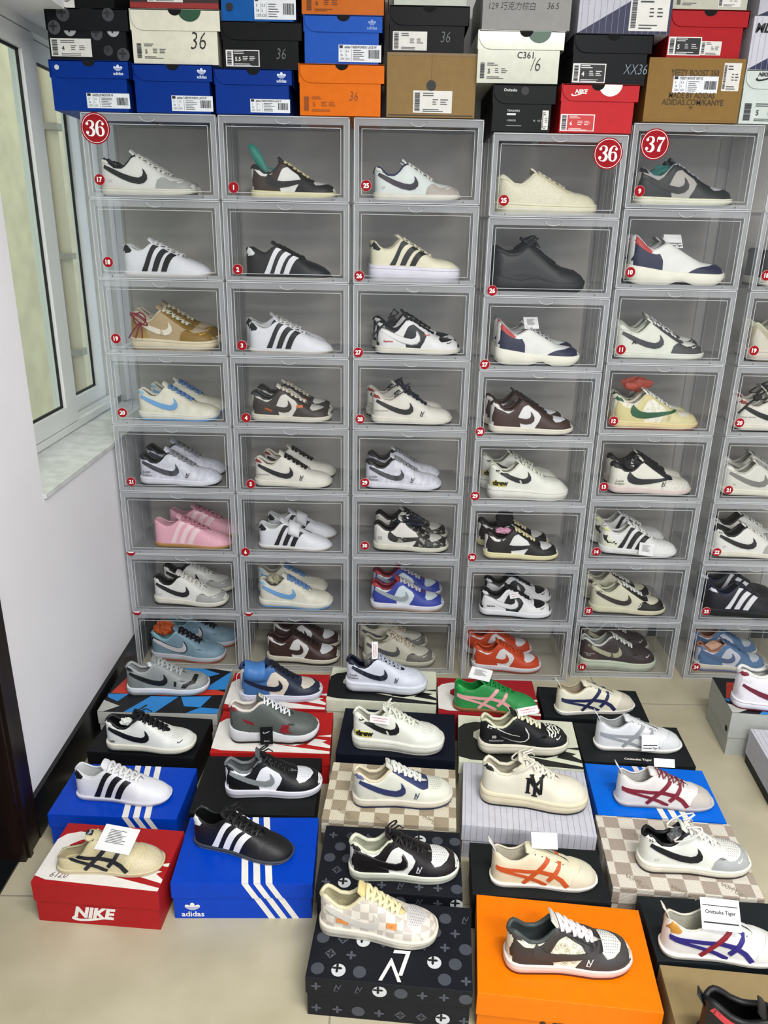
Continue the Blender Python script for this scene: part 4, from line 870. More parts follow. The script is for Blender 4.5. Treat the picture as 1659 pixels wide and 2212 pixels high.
RK = {  # shoes in the rack: (centre x, centre y, length) of the front one and the one behind it
 (1, 1): ((-0.6776, 2.345, 0.2608), (-0.7186, 2.45, 0.2608)),
 (1, 2): ((-0.6424, 2.345, 0.2519), (-0.6672, 2.45, 0.2474)),
 (1, 3): ((-0.6393, 2.345, 0.2545), (-0.6508, 2.45, 0.2624)),
 (1, 4): ((-0.6415, 2.345, 0.2437), (-0.6377, 2.45, 0.2372)),
 (1, 5): ((-0.6518, 2.345, 0.2526), (-0.6592, 2.45, 0.255)),
 (1, 6): ((-0.6243, 2.345, 0.2539), (-0.6017, 2.45, 0.2542)),
 (1, 7): ((-0.6471, 2.345, 0.247), (-0.6431, 2.45, 0.2433)),
 (1, 8): ((-0.6711, 2.345, 0.2539), (-0.6441, 2.45, 0.2515)),
 (2, 1): ((-0.2707, 2.345, 0.2385), (-0.2843, 2.45, 0.2385)),
 (2, 2): ((-0.2902, 2.345, 0.2465), (-0.3017, 2.45, 0.2432)),
 (2, 3): ((-0.2891, 2.345, 0.2503), (-0.3141, 2.45, 0.2536)),
 (2, 4): ((-0.2926, 2.345, 0.2437), (-0.2923, 2.45, 0.2372)),
 (2, 5): ((-0.2915, 2.345, 0.2422), (-0.2822, 2.45, 0.2333)),
 (2, 6): ((-0.2901, 2.345, 0.2371), (-0.2791, 2.45, 0.232)),
 (2, 7): ((-0.2923, 2.345, 0.2454), (-0.3157, 2.45, 0.2384)),
 (2, 8): ((-0.2709, 2.345, 0.249), (-0.2693, 2.45, 0.2398)),
 (3, 1): ((0.0753, 2.345, 0.2411), (0.0713, 2.45, 0.2411)),
 (3, 2): ((0.0754, 2.345, 0.2573), (0.0694, 2.45, 0.2587)),
 (3, 3): ((0.0926, 2.345, 0.2503), (0.0861, 2.45, 0.2609)),
 (3, 4): ((0.0802, 2.345, 0.2451), (0.0597, 2.45, 0.2447)),
 (3, 5): ((0.0591, 2.345, 0.2392), (0.0616, 2.45, 0.2349)),
 (3, 6): ((0.0907, 2.345, 0.2432), (0.0951, 2.45, 0.2431)),
 (3, 7): ((0.0845, 2.345, 0.2439), (0.0868, 2.45, 0.24)),
 (3, 8): ((0.0614, 2.345, 0.2474), (0.0408, 2.45, 0.2465)),
 (4, 1): ((0.4345, 2.315, 0.2768), (0.4545, 2.42, 0.2768)),
 (4, 2): ((0.4297, 2.315, 0.2631), (0.4402, 2.42, 0.272)),
 (4, 3): ((0.4462, 2.315, 0.2466), (0.4521, 2.42, 0.2514)),
 (4, 4): ((0.4462, 2.315, 0.2528), (0.4398, 2.42, 0.2529)),
 (4, 5): ((0.4525, 2.315, 0.2472), (0.4396, 2.42, 0.251)),
 (4, 6): ((0.4483, 2.315, 0.2392), (0.4368, 2.42, 0.2392)),
 (4, 7): ((0.4468, 2.315, 0.2351), (0.4686, 2.42, 0.2328)),
 (4, 8): ((0.4315, 2.315, 0.2336), (0.4175, 2.42, 0.234)),
 (5, 1): ((0.8229, 2.345, 0.2713), (0.8447, 2.45, 0.2713)),
 (5, 2): ((0.8318, 2.345, 0.2749), (0.8506, 2.45, 0.2799)),
 (5, 3): ((0.8154, 2.345, 0.2614), (0.8397, 2.45, 0.2697)),
 (5, 4): ((0.8307, 2.345, 0.2639), (0.845, 2.45, 0.2507)),
 (5, 5): ((0.8465, 2.345, 0.257), (0.859, 2.45, 0.2503)),
 (5, 6): ((0.8371, 2.345, 0.2432), (0.8316, 2.45, 0.2479)),
 (5, 7): ((0.8295, 2.345, 0.2486), (0.8208, 2.45, 0.2351)),
 (5, 8): ((0.8198, 2.345, 0.2603), (0.8305, 2.45, 0.2565)),
 (6, 2): ((1.2124, 2.345, 0.2722), (1.2521, 2.45, 0.2828)),
 (6, 3): ((1.2153, 2.345, 0.2642), (1.2405, 2.45, 0.2697)),
 (6, 4): ((1.2084, 2.345, 0.2552), (1.2369, 2.45, 0.2628)),
 (6, 5): ((1.2046, 2.345, 0.257), (1.2368, 2.45, 0.2581)),
 (6, 6): ((1.2065, 2.345, 0.2539), (1.2456, 2.45, 0.2622)),
 (6, 7): ((1.2228, 2.345, 0.258), (1.2755, 2.45, 0.2694)),
 (6, 8): ((1.2128, 2.345, 0.2409), (1.2338, 2.45, 0.2347)),
}
# ------------------------------------------------------------------ the look of every shoe
NY = []
for a, b, w_ in (((.16, .10), (.16, .80), .15), ((.16, .82), (.80, .14), .17), ((.80, .14), (.80, .84), .13), ((.30, .98), (.50, .52), .15), ((.98, .98), (.50, .50), .12), ((.50, .55), (.50, .0), .15),
                 ((.04, .10), (.30, .10), .05), ((.02, .82), (.24, .82), .05), ((.68, .84), (.93, .84), .05), ((.20, .98), (.42, .98), .05), ((.86, .98), (1.06, .98), .05), ((.36, .0), (.64, .0), .05)):
    NY.append(('#151516', 'z', [(.395 + .19 * x, .165 + .21 * y) for x, y in (lambda d: [(a[0] - d[1], a[1] + d[0]), (a[0] + d[1], a[1] - d[0]), (b[0] + d[1], b[1] - d[0]), (b[0] - d[1], b[1] + d[0])])((((b[0] - a[0]) / math.dist(a, b) * w_ / 2), ((b[1] - a[1]) / math.dist(a, b) * w_ / 2)))]))
def D(base, **k): d = dict(base); d.update(k); return d
SK = dict(t='skate', ms='#e4e1d2', os='#2b2927', la='#dcdad2')
LVDUNK = D(SK, up='#dcd9cf', lg=('tick', '#1d1d20'), ht='#8a2a2e', co='#d8d3c6', la='#17171a', lv='#1d1d20', tx=[('LOUIS VUITTON', '#55534f', .04, .17, .022)])
PANDABROWN = D(SK, panda=True, up='#e2e1e0', gd='#3b2520', hl='#3b2520', ey='#3b2520', vp='#dfe2e6', co='#3a2621', tg='#33201c', la='#2e1e1a', lg=('tick', '#3b2520'), ms='#e6e0d0', os='#33211c', ht='#e0dcd4')
CREAMBLUE = D(SK, up=('#dedccd', 'marble', '#cfcbb8', .5), lg=('tick', '#6fa4d6'), ht='#8fbcd8', co='#d8d4c6', la='#6289bf', ms='#e4e2d6', os='#6fa9de')
GREYLV = D(SK, up=('#d7d8e2', 'marble', '#c2c3cf', 1.2), lg=('tick', '#2f3138', 'marble', '#4d4f57'), co='#26272c', ht='#26272c', la='#8e8f93', ms='#e2e3ec', os='#202126', lv='#26272c', tx=[('Louis', '#3a3b42', .06, .165, .045), ('Vuitton', '#3a3b42', .05, .125, .040)])
WHITEGREY = D(SK, up='#e4e4de', gd='#a6a7a3', vp='#dfdfd8', lg=('tick', '#232528'), co='#26282b', ht='#e6e4de', la='#e2e1d8', ms='#e5e2d2', os='#3a3431', perf=True, mini='#e8e6e0', tx=[('LV', '#b5b2a8', .10, .15, .035)])
TRAVIS = D(SK, panda=True, up='#e6e6e2', gd='#1f1e1d', hl='#37291f', ey='#1f1e1d', vp='#c9c6c4', co='#22201f', la='#ddd2a2', lg=('rtick', '#1f1e1d'), ms='#e6dfb0', os='#5e554b', ht='#1f1e1d', tg='#22201f')
BWSUP = D(SK, panda=True, up='#1a1b1d', gd='#e4e4e4', hl='#e4e4e4', ey='#e4e4e4', vp='#1a1b1d', co='#1a1b1d', la='#141416', lg=('tick', '#e8e8e8'), lo='#8d8d90', ms='#e4e1d2', os='#19191b', ht='#dcdcdc', mini='#17171a', tg='#1a1b1d')
TK = dict(t='slim', ms='#e4e2e2', os='#c9b79c', la='#e0e0e0')
TKW = D(TK, up='#e3e4ea', lg=('stripes', '#17181b'), ht='#202225', co='#dadcdd', tg='#e3e4ea')
TKB = D(TK, up='#17181b', lg=('stripes', '#e8e8ec'), ht='#dfe0e2', co='#121315', la='#141518', ms='#1b1c1e', os='#bfae94', tg='#17181b')
AF = dict(t='air', ms='#e6e6dc', os='#d8d6ca', la='#e0e2d6')
DREW = D(AF, up='#e3e5da', co='#dfe0cf', lg=('tick', '#1c1c1e', 'splat', '#c9c9bd'), la='#e2e5d4', tx=[('drew', '#151514', .045, .185, .085, .06)], ht='#e3e5da', perf=True, lz=.03, patch=[('#e0cf4a', 'z', [(.035, .175), (.035, .235), (.20, .225), (.20, .165)])])
RUN = dict(t='run', up='#e2e4df', gd='#1f2340', hl='#1f2340', ht='#b43c3c', co='#b9b9b9', la='#b8b8b8', ms='#eae8d8', os='#16171c', tg='#e0e0dc')
TG = dict(t='slim', os='#e0ded4', ms='#e8e6de', la='#e0ded4', laces=False, eye='#3a3a3a', tongue=True, tgh=.02)
M = {
 'c1r1': D(WHITEGREY), 'c1r2': TKW,
 'c1r3': D(AF, up='#b09a76', gd='#85672c', hl='#a5884e', ey='#85672c', vp='#b3a189', lg=('tick', '#ddd5c4', 'splat', '#b9a88c'), co='#cbbfae', la='#d5d4bf', ms='#dccfb2', os='#9c815a', tx=[('AIR', '#5a4a33', .10, .058, .05)], mini='#d8b93a'),
 'c1r4': CREAMBLUE, 'c1r5': GREYLV,
 'c1r6': dict(t='slim', up=('#e7b0be', 'mesh', '#dfa3b4', .5), lg=('stripes', '#f0d2d4'), co='#dba3b0', la='#bd7f8e', ms='#b3894c', os='#a97f42', tg='#e7b0be'),
 'c1r7': D(WHITEGREY, co='#141416'),
 'c1r8': D(SK, up=('#7d9cae', 'suede', None), fin='suede', gd='#83a2b3', lg=('tick', '#d6d5da'), lo='#1c2430', co='#8bc0cd', la='#14161b', ms='#cdd1dc', os='#c2603a'),
 'c2r1': TRAVIS, 'c2r2': TKB, 'c2r3': TKW,
 'c2r4': D(SK, panda=True, up='#d6d3ca', gd='#37322e', hl='#37322e', ey='#37322e', vp='#cbc9c3', co='#2c3032', la='#e2d9ca', lg=('tick', '#37322e'), ms='#dcd8c8', os='#54504b', ht='#2f3436', patch=[('#c8662c', 'z', [(.18, .165), (.18, .19), (.27, .165), (.27, .14)]), ('#c8662c', 'z', [(.575, .20), (.575, .23), (.655, .225), (.655, .195)])]),
 'c2r5': LVDUNK, 'c2r6': D(TKW, laces=False, strap=('#e4e5e8', .42, .47, .52, .57)),
 'c2r7': CREAMBLUE, 'c2r8': PANDABROWN,
 'c3r1': D(WHITEGREY, up='#dde5e2', gd='#b4aba3', vp='#dbe3e0', lg=('tick', '#322c38'), co='#1f2a4e', os='#463d35'),
 'c3r2': dict(t='plat', zs=.86, up='#e6e2c6', lg=('stripes', '#1b1a1a'), ht='#17171a', co='#dcd8be', la='#e0dcc2', ms='#e4e2ee', os='#dcdae6', tg='#d8d4ba'),
 'c3r3': D(BWSUP, tx=[('Supreme', '#c22f3a', .09, .155, .030, .04), ('Supreme', '#c22f3a', .56, .235, .02, .03)]), 'c3r4': D(LVDUNK, la='#1c2036', bow=1.0), 'c3r5': GREYLV,
 'c3r6': D(SK, panda=True, up='#dedcd4', gd=('#34332f', 'splat', '#8d8b82', 2.0), hl='#dedcd4', ey=('#34332f', 'splat', '#8d8b82', 2.0), vp='#d2d0c8', co='#1d1a1a', la='#1a1a1c', lg=('rtick', '#34332f', 'splat', '#8d8b82'), ms='#dcd9c8', os='#2a2624', tx=[('SS', '#8d8b84', .06, .17, .06)]),
 'c3r7': D(SK, panda=True, up='#cfdbe0', gd='#31409c', hl='#31409c', ey='#31409c', vp='#ccd8da', co='#87232f', la='#c5c6cc', lg=('tick', '#9aa3a4'), ms='#e2dfe6', os='#c0a080', ht='#b0303a', tg='#a8343c'),
 'c3r8': D(SK, up='#c9c5b6', gd='#6f6d66', vp='#cfccc0', lg=('tick', '#55555c'), co='#b5b0a0', la='#cfc5ae', ms='#c9c9b8', os='#8a897c', bow=1.0, mini='#dcdad0', perf=True),
 'c4r1': D(AF, zs=.87, up='#dcd9c0', gd='#d6d2b6', ey='#d3cfb2', hl='#d8d4ba', seam='#c9c4a6', co='#d6d3ba', la='#d8d5bd', ms='#e0dcc0', os='#b9b7a6', fin='suede', ht='#dcd9c0'),
 'c4r2': dict(t='chunk', up=('#232427', 'mesh', '#17181a', .5), gd='#26272a', hl='#2c2d30', ey='#1a1b1d', patch=[('#2f3033', 'z', [(.10, .20), (.25, .26), (.48, .24), (.66, .17), (.62, .14), (.45, .19), (.26, .20), (.14, .16)])], co='#1e1f22', la='#1c1d20', ms='#232427', os='#1b1c1e', ht='#232124', bow=1.0, fin='suede'),
 'c4r3': D(RUN, tagc=(-.10, -.02, .50, .045, .035, 1.1, .3, 'white')), 'c4r4': PANDABROWN, 'c4r5': DREW, 'c4r6': D(TRAVIS, vp='#d8d8d8', la='#e6dcae', hl='#2a2523'),
 'c4r7': D(BWSUP, ms='#e6e6ea', tx=[('Supreme', '#17171a', .09, .155, .030, .04)], tagc=(-.05, -.16, .36, .034, .020, 1.0, .4, 'redt')),
 'c4r8': D(PANDABROWN, gd='#c8441e', hl='#c8441e', ey='#c8441e', co='#cf4a1d', tg='#d0541f', la='#cc4a1a', lg=('tick', '#c8441e'), ms='#e6e2ea', os='#b3462a', ht='#c8441e'),
 'c5r1': D(SK, panda=True, up='#aaa7a1', gd='#262c2b', hl='#262c2b', ey='#262c2b', vp='#bdbcbe', co='#a9a9ac', la='#a4a4ae', lg=('tick', '#2a2a28'), ms='#e2e2c8', os='#2f2b33', ht='#1c1f20', tg='#262c2b'),
 'c5r2': D(RUN, laces=False, tagc=(-.06, -.02, .45, .050, .035, 1.1, .3, 'tigertag')),
 'c5r3': D(SK, up='#dcdfd2', gd='#454547', ey='#454547', vp='#dfe0d8', lg=('tick', '#38383c'), co='#d4d8c8', la='#e8e8e6', ms='#dfe2d4', os='#7c7d78', ht='#dcdfd2', mini='#e4e4e0', tx=[('A', '#222222', .17, .185, .06, .08)]),
 'c5r4': D(SK, panda=True, up=('#e4e1d2', 'mono', '#c9c4b0', 1.0), gd='#d5cb9c', hl='#d3c890', ey='#cfc795', vp='#dedccb', co='#e0dcc8', la='#e2e6e0', lg=('rtick', '#1c5636'), ms='#e4d09c', os='#7c3e34', ht='#1f4f34', lv='#b8ad80'),
 'c5r5': D(SK, up='#e2e0d3', gd=('#dad7cd', 'mono', '#c6c2b4', 1.2), ey='#20222e', lg=('rtick', '#1f202c'), co='#22232e', la='#28222c', ms='#dfcfc9', os='#1e1f28', ht='#22232e', lv='#3a3a3e', tx=[('Louis', '#55544f', .06, .165, .040), ('Vuitton', '#55544f', .05, .130, .035)]),
 'c5r6': dict(t='skate', up=('#e4e4e2', 'mesh', '#d6d6d4', .5), lg=('stripes', '#19191b'), co='#dcdcd6', la='#e4e4e2', ms='#e4e4e2', os='#2a2a2c', hl=('#e0e2cc', 'splat', '#26271f', .6), ht=('#c9cf8a', 'splat', '#2a2b22', .5), tagc=(.08, -.20, .14, .045, .040, 1.25, -.2, 'white')),
 'c5r7': D(SK, up='#d2cfb6', gd='#2a2725', ey='#2a2725', vp='#d2cfba', lg=('tick', '#352c28'), co='#ccc9b2', la='#e0e0da', ms='#d4d0b4', os='#3a3634', lv='#e0dfd8', httext=('NIKE', '#2a2725', .30, .035), ht='#d0cdb4'),
 'c5r8': D(AF, up='#383030', gd='#352d2c', hl='#4a3a38', lg=('tick', '#a9a68c', 'splat', '#5b5545'), co='#c8cbc2', la='#d8d9d4', ms='#c6ceba', os='#b3baa6', tx=[('AIR', '#2c2e28', .12, .06, .05), ('THE NORTH', '#c9c6c0', .04, .225, .022), ('FACE', '#c9c6c0', .06, .20, .024)], mini='#e2e0dc'),
 'c6r2': D(SK, up='#3a3a3a', gd='#2f2f2f', co='#333333', lg=('tick', '#55534f'), la='#c8c8c0', ms='#d4d2c4'),
 'c6r3': D(AF, up='#b3aa90', gd='#c3bba2', lg=None, co='#c4c6b0', la='#8f8c78', ms='#d8cfc0', os='#2f2b2b', hl='#d0ccbc', tx=[('HD', '#3a342c', .17, .21, .06, .02)]),
 'c6r4': D(LVDUNK, la='#1b1b1e', bow=1.0), 'c6r5': D(WHITEGREY, up='#d6d6cc', gd='#8e8d86', lg=('tick', '#7c7b76'), co='#bdbdb2', la='#a9a9a2'),
 'c6r6': D(WHITEGREY, httext=('NIKE', '#1b1b1d', .33, .035)), 'c6r7': dict(t='skate', up='#1c1f2a', lg=('stripes', '#e6e6ea'), ht='#dfe0e4', co='#1a2038', la='#1b2036', ms='#17191f', os='#15161b', tg='#1a2038'),
 'c6r8': D(PANDABROWN, up='#c9cbd8', gd='#58789f', hl='#58789f', ey='#58789f', vp='#bfc8cf', co='#a87058', tg='#58789f', la='#46668f', lg=('tick', '#566a8c'), ms='#d8d4c8', os='#7d82b8', ht='#58789f'),
 # on the floor
 'A1': D(SK, t='skate', up='#8b908f', fin='suede', gd='#949998', lg=('tick', '#1b1d1e'), patch=[('#191b1c', 'z', [(.595, .135), (.595, .195), (.625, .19), (.625, .13)]), ('#191b1c', 'z', [(.68, .115), (.70, .155), (.80, .175), (.83, .21), (.88, .19), (.85, .15), (.78, .14), (.73, .105)])], co='#9da1a1', ht='#191b1c', la='#a4a9aa', hl='#7f8583', ms='#dcdfe6', os='#8f9496', tg='#8b908f'),
 'A2': D(SK, up='#dfe0da', lg=('tick', '#15171a'), co='#121315', ht='#dfe0da', la='#121316', ms='#e2dfce', os='#131313', perf=True, mini='#17171a', tg='#15161a', bow=.8, tx=[('OFF', '#3a3f36', .06, .13, .035, .05)]),
 'A3': D(TKW, t='slim', ms='#d4d4dc', os='#b9b4b4'),
 'A4': dict(t='mule', up='#cfc49c', fin='suede', lg=('tiger', '#1d2030'), co='#b9ae8c', la='#cfc49c', laces=False, eye='#1a1a1a', ms='#cdc2a2', os='#ddd0b0', gd='#cdc1a0', tgh=.03, tlab=('#1f2634', 'Tiger', '#cfd4d8'), seam='#b79c70', tagc=(.12, -.10, .40, .085, .060, .35, -.25, 'white')),
 'B1': D(SK, t='high', panda=True, up='#d8cfc0', gd='#1f273c', hl='#3f6ea8', ey='#1f273c', vp='#cfc8b8', co='#1f3058', la='#1a2030', lg=('tick', '#1b2236'), ms='#d6daec', os='#c9cde0', strap=('#3f74b4', .06, .12, .19, .26, .32), tg='#1f273c', perf=True),
 'B2': dict(t='chunk', up='#575d59', fin='suede', gd='#555b57', hl='#575d59', patch=[('#8a1c28', 'z', [(.56, .17), (.60, .25), (.68, .24), (.66, .17), (.72, .155), (.62, .15)]), ('#8a1c28', 'z', [(.15, .32), (.27, .27), (.28, .24), (.18, .28)])], co='#d6cfc6', la='#e6e8ec', ms='#d6d8dc', os='#2a2422', ht='#7c1f28', tg='#4d524f', tlab=('#d8d4cc', 'N', '#c0392b'), lw=.012, nl=7, tagc=(-.08, -.22, .16, .034, .052, 1.45, 0, 'black'), **{'in': '#a11f2c'}),
 'B3': D(TRAVIS, hl='#141619', gd='#141619', ey='#141619', up='#e4e5ea', vp='#e2e4ea', co='#6f7376', la='#101114', lg=('tick', '#868b8c'), ms='#e4e3ee', os='#d6d6e2', tgh=.09, perf=True, bow=.8, ht='#141619', tg='#5d6164'),
 'B4': D(TKB, ms='#3b4048', os='#7c7f86', tlab=('#17181b', 'ad', '#e8e8ec'), bow=.6),
 'C1': D(AF, up='#d3d8e4', co='#161c34', ht='#1b2138', lg=('tick', '#1a2034', 'marble', '#2f3b4a'), la='#a9aebb', ms='#dfe3ee', os='#17191f', lv='#1b2130', tx=[('AIR', '#17191f', .12, .048, .052, .03), ('Louis', '#1d2233', .05, .235, .042), ('Vuitton', '#1d2233', .04, .195, .038)], perf=True, tg='#1a2036', tagc=(-.15, -.05, .56, .018, .052, 1.3, .1, 'redt')),
 'C2': D(DREW, tlab=('#dfe0cf', 'N', '#26282a'), tagc=(-.20, -.17, .43, .052, .020, 1.1, -.15, 'redt'), bow=.4),
 'C3': D(SK, up='#d9dacb', lg=('tick', '#2e3660'), ey='#2e3660', hl='#d3d2c6', ht='#59608a', co='#d8cdb0', la='#e2e5dc', ms='#ddd6c8', os='#2a3158', perf=True, lv='#2e3660', tlab=('#d9dacb', 'Nike', '#3f5a94'), lw=.020),
 'C4': D(SK, panda=True, up='#e2e2de', gd='#1e191c', hl='#1e191c', ey='#1e191c', vp='#e0e0de', co='#d2d5be', la='#121114', lg=('tick', '#171316'), lo='#5a5456', ms='#dfe2d2', os='#c8ccba', perf=True, lv='#c8c4c8', tlab=('#1e191c', 'LV', '#d8d4d8'), tg='#2a1f22', lw=.018, bow=.6, ht='#241e22'),
 'C5': D(SK, up=('#b8b0a6', 'check', '#d3ccc0', .55), lg=('tick', '#c6c2ba'), vp='#c6c3c1', co='#d3cba8', la='#e6dcae', ms='#d8d2c2', os='#cfc8b6', perf=True, tg='#d8c98c', lw=.020, patch=[('#d98a48', 'z', [(.155, .165), (.155, .20), (.255, .185), (.255, .15)]), ('#d98a48', 'z', [(.58, .185), (.58, .225), (.665, .215), (.665, .175)])], ht='#b3aaa0'),
 'D1': dict(t='slim', up='#2c8a48', fin='suede', gd='#2f8f4c', co='#1f8f3f', ht='#1fa04a', la='#17803a', lg=('tiger', '#dfa0a2'), ms='#8c5a38', os='#8a5634', tg='#2c8a48', tagc=(-.20, .0, .455, .062, .042, .35, -.35, 'white')),
 'D2': D(AF, up='#17181c', gd='#131417', vp=('#dfe0d2', 'zebra', '#17181c', 1.2), hl='#17181c', lg=('tick', '#17181c'), lo='#d9dad0', co='#d3d2b4', la='#dfdcbc', ms='#dfdbc8', os='#17171a', mini='#e8e8e4', tx=[('AIR', '#17181c', .14, .052, .050, .03), ('BALENCIAGA', '#c8c8c4', .085, .185, .026), ('BB', '#d8d8d4', .11, .225, .045)], tagc=(.02, -.02, .50, .060, .020, .9, .25, 'redt')),
 'D3': D(AF, up='#e0dbc8', co='#dcd6c0', ht='#121a1c', la='#e4e0cf', ms='#ddd3b6', os='#23262c', bow=1.0, lw=.020, patch=NY),
 'D4': D(TG, up='#dcd5b8', lg=('tiger', '#c0562a'), gd='#d3ceb8', co='#d8cfba', flap='#d6d4cc', tagc=(-.02, .02, .43, .058, .034, .75, -.05, 'blank'), **{'in': '#cfc4b4'}),
 'D5': D(SK, panda=True, up=('#dcd8c4', 'mono', '#a9a48e', .9), gd='#3d3b3b', hl='#35312f', ey='#2c2a2b', vp='#dcdcd8', co='#3f4746', la='#e6dcdc', lg=('rtick', '#3a3735'), ms='#e2cfc8', os='#5c2f2c', perf=True, lw=.021, lv='#d0ccca', tg='#d8d4ca', tgh=.085, ht='#3a3533', **{'in': '#9db0bd'}),
 'E1': D(TG, up='#dedac6', lg=('tiger', '#22284e'), gd='#c9c2b2', co='#b5a88e', flap='#dedcca', seam='#22284e'),
 'E2': D(TG, up='#dddfe0', lg=('tiger', '#9a9ea2'), gd='#d3d5d6', co='#b9bbbc', flap='#d3d6d6', eye='#6a6c70', tagc=(.06, -.20, .17, .046, .044, 1.2, .0, 'tigertag')),
 'E3': D(TG, up='#dedad8', lg=('tiger', '#7c1f32'), gd='#bdb6ae', co='#d6d2ce', ms='#b9b6b8', os='#8f8a84', flap='#ccd0d0', laces=True, la='#7c1f32', lw=.008, nl=6, tagc=(-.03, .05, .43, .050, .020, .95, -.05, 'blank')),
 'E4': D(WHITEGREY, co='#101216', httext=('NIKE', '#141518', .33, .036), bow=1.2, up='#e0e3da', gd='#a4a7a6'),
 'E5': D(TG, up='#e0e0de', lg=('tiger', '#2f2878'), bar='#8c2430', gd='#d6d6d2', co='#d2cfc0', ht='#c08a3a', flap='#d4cfc0', tagc=(-.08, -.04, .42, .074, .056, .75, -.08, 'tigerv')),
 'E6': dict(t='high', up='#141416', fin='suede', co='#141416', la='#141416', ms='#1a1a1c', os='#17171a', ht='#141416', gd='#17171a', tgh=.07, tg='#161618', flap='#1a1a1c', patch=[('#b8383e', 'w', [(.04, .66), (.06, .84), (.22, .78), (.42, .52), (.40, .34), (.20, .60)])], tagc=(-.02, -.20, .20, .040, .070, 1.25, -.1, 'white')),
 'F1': D(SK, t='high', up='#e0dde4', gd='#dcdae0', hl='#e0dde4', lg=('tick', '#6a1c30'), co='#d8d8d4', ht='#7a1f34', httext=('NIKE', '#e8e4e8', .35, .045), la='#e4e0e6', ms='#e0dfe6', os='#6a1c2c', seam='#6a1c30'),
}
# ------------------------------------------------------------------ the rack: six stacks of clear boxes with a pair of shoes in each
ORD = ['top', 'second', 'third', 'fourth', 'fifth', 'sixth', 'seventh', 'bottom']; STK = ['', 'leftmost', 'second', 'third', 'fourth', 'fifth', 'rightmost']
DESC = {
 (1, 1): 'white sneaker with grey toe and black side emblem', (1, 2): 'white low trainer with three black stripes', (1, 3): 'tan and mustard sneaker with dark red lace bundle',
 (1, 4): 'cream sneaker with light blue emblem and laces', (1, 5): 'pale grey marbled sneaker with black collar', (1, 6): 'pink knitted trainer on a gum sole',
 (1, 7): 'white sneaker with grey toe, black lining, loose laces', (1, 8): 'light blue suede sneaker with black laces', (2, 1): 'black and white sneaker with reversed emblem, cream laces',
 (2, 2): 'black low trainer with three white stripes', (2, 3): 'white pointed trainer with three black stripes', (2, 4): 'dark brown and grey sneaker with small orange tabs',
 (2, 5): 'cream sneaker with black laces and red heel', (2, 6): 'white strap trainer with three black stripes', (2, 7): 'cream sneaker with light blue sole and laces',
 (2, 8): 'dark brown and white sneaker on cream sole', (3, 1): 'white sneaker with taupe toe and navy collar', (3, 2): 'cream platform sneaker with three black stripes',
 (3, 3): 'black and white sneaker with small red patch', (3, 4): 'cream sneaker with red heel and tied navy laces', (3, 5): 'pale grey marbled sneaker with black emblem',
 (3, 6): 'off-white sneaker with speckled dark trim', (3, 7): 'blue and white sneaker with dark red lining', (3, 8): 'beige and grey sneaker with bow-tied laces',
 (4, 1): 'plain cream chunky sneaker', (4, 2): 'all-black chunky sneaker', (4, 3): 'white runner with red heel and navy toe', (4, 4): 'brown and white leather sneaker',
 (4, 5): 'off-white sneaker with yellow-backed black lettering', (4, 6): 'black and white sneaker with cream laces', (4, 7): 'black and white sneaker with paper tag',
 (4, 8): 'orange and white sneaker', (5, 1): 'dark green and grey sneaker', (5, 2): 'white slip-on runner, red heel and navy toe', (5, 3): 'white sneaker with charcoal toe and emblem',
 (5, 4): 'cream sneaker with dark green reversed emblem', (5, 5): 'off-white sneaker with navy collar and laces', (5, 6): 'white splattered trainer with three black stripes',
 (5, 7): 'khaki sneaker with black toe trim', (5, 8): 'dark brown sneaker with white laces', (6, 2): 'charcoal sneaker', (6, 3): 'beige patterned chunky sneaker',
 (6, 4): 'cream sneaker with red heel and black laces', (6, 5): 'grey-toed white sneaker with grey emblem', (6, 6): 'white sneaker with black emblem, loose grey laces', (6, 7): 'navy sneaker with three white stripes', (6, 8): 'dusty blue and white sneaker'}
BIG = {(1, 1): ('36', .0384, .1730, .0385), (4, 1): ('36', .3066, .1617, .0385), (5, 1): ('37', .0621, .1602, .0385)}
MDEF = lambda k: M[k]
for ci, (x0, yf, w, topz) in COLS.items():
    h = topz / 8
    for r in range(1, 9):
        z0 = (8 - r) * h; st = STICK.get((ci, r)); where = f'{ORD[r - 1]} box, {STK[ci]} stack'
        note = f', number {st[0]} sticker' if st and not st[3] else ''
        clear_box(f'clear plastic shoe box{note}, {where[:-6].replace(" box", "")} stack', x0, yf, z0, w, h, st, BIG.get((ci, r)), 0, 'clear display boxes')
        if (ci, r) == (6, 1): continue
        fr, bk = RK[(ci, r)]; k = f'c{ci}r{r}'; cfg = M[k]; d = DESC[(ci, r)]
        rz = {(3, 6): -.03, (1, 8): -.05, (4, 7): -.05, (2, 6): -.04, (1, 7): -.06, (2, 8): -.02, (4, 8): -.02, (5, 6): -.12, (3, 8): -.05}.get((ci, r), -.012 * ((ci * r) % 4))
        cl = lambda v: (min(max(v[0], x0 + v[2] / 2 + .012), x0 + w - v[2] / 2 - .010), v[1], v[2]); fr = cl(fr); bk = cl(bk)
        s = shoe(cfg, f'{d}, front one, {where}', (fr[0], fr[1], z0 + .0055), rz, fr[2], 'shoes in the clear boxes')
        b = copy_tree(s); b.location = (bk[0], bk[1], z0 + .0055); b.rotation_euler[2] = -rz * .5; q = bk[2] / SL; b.scale = (q, q, q * cfg.get('zs', 1.0)); b['label'] = f'{d}, rear one, {where}'
        for ch in list(b.children):
            if ch.name.startswith(('hang_tag', 'strap')) and k != 'c2r6': bpy.data.objects.remove(ch)

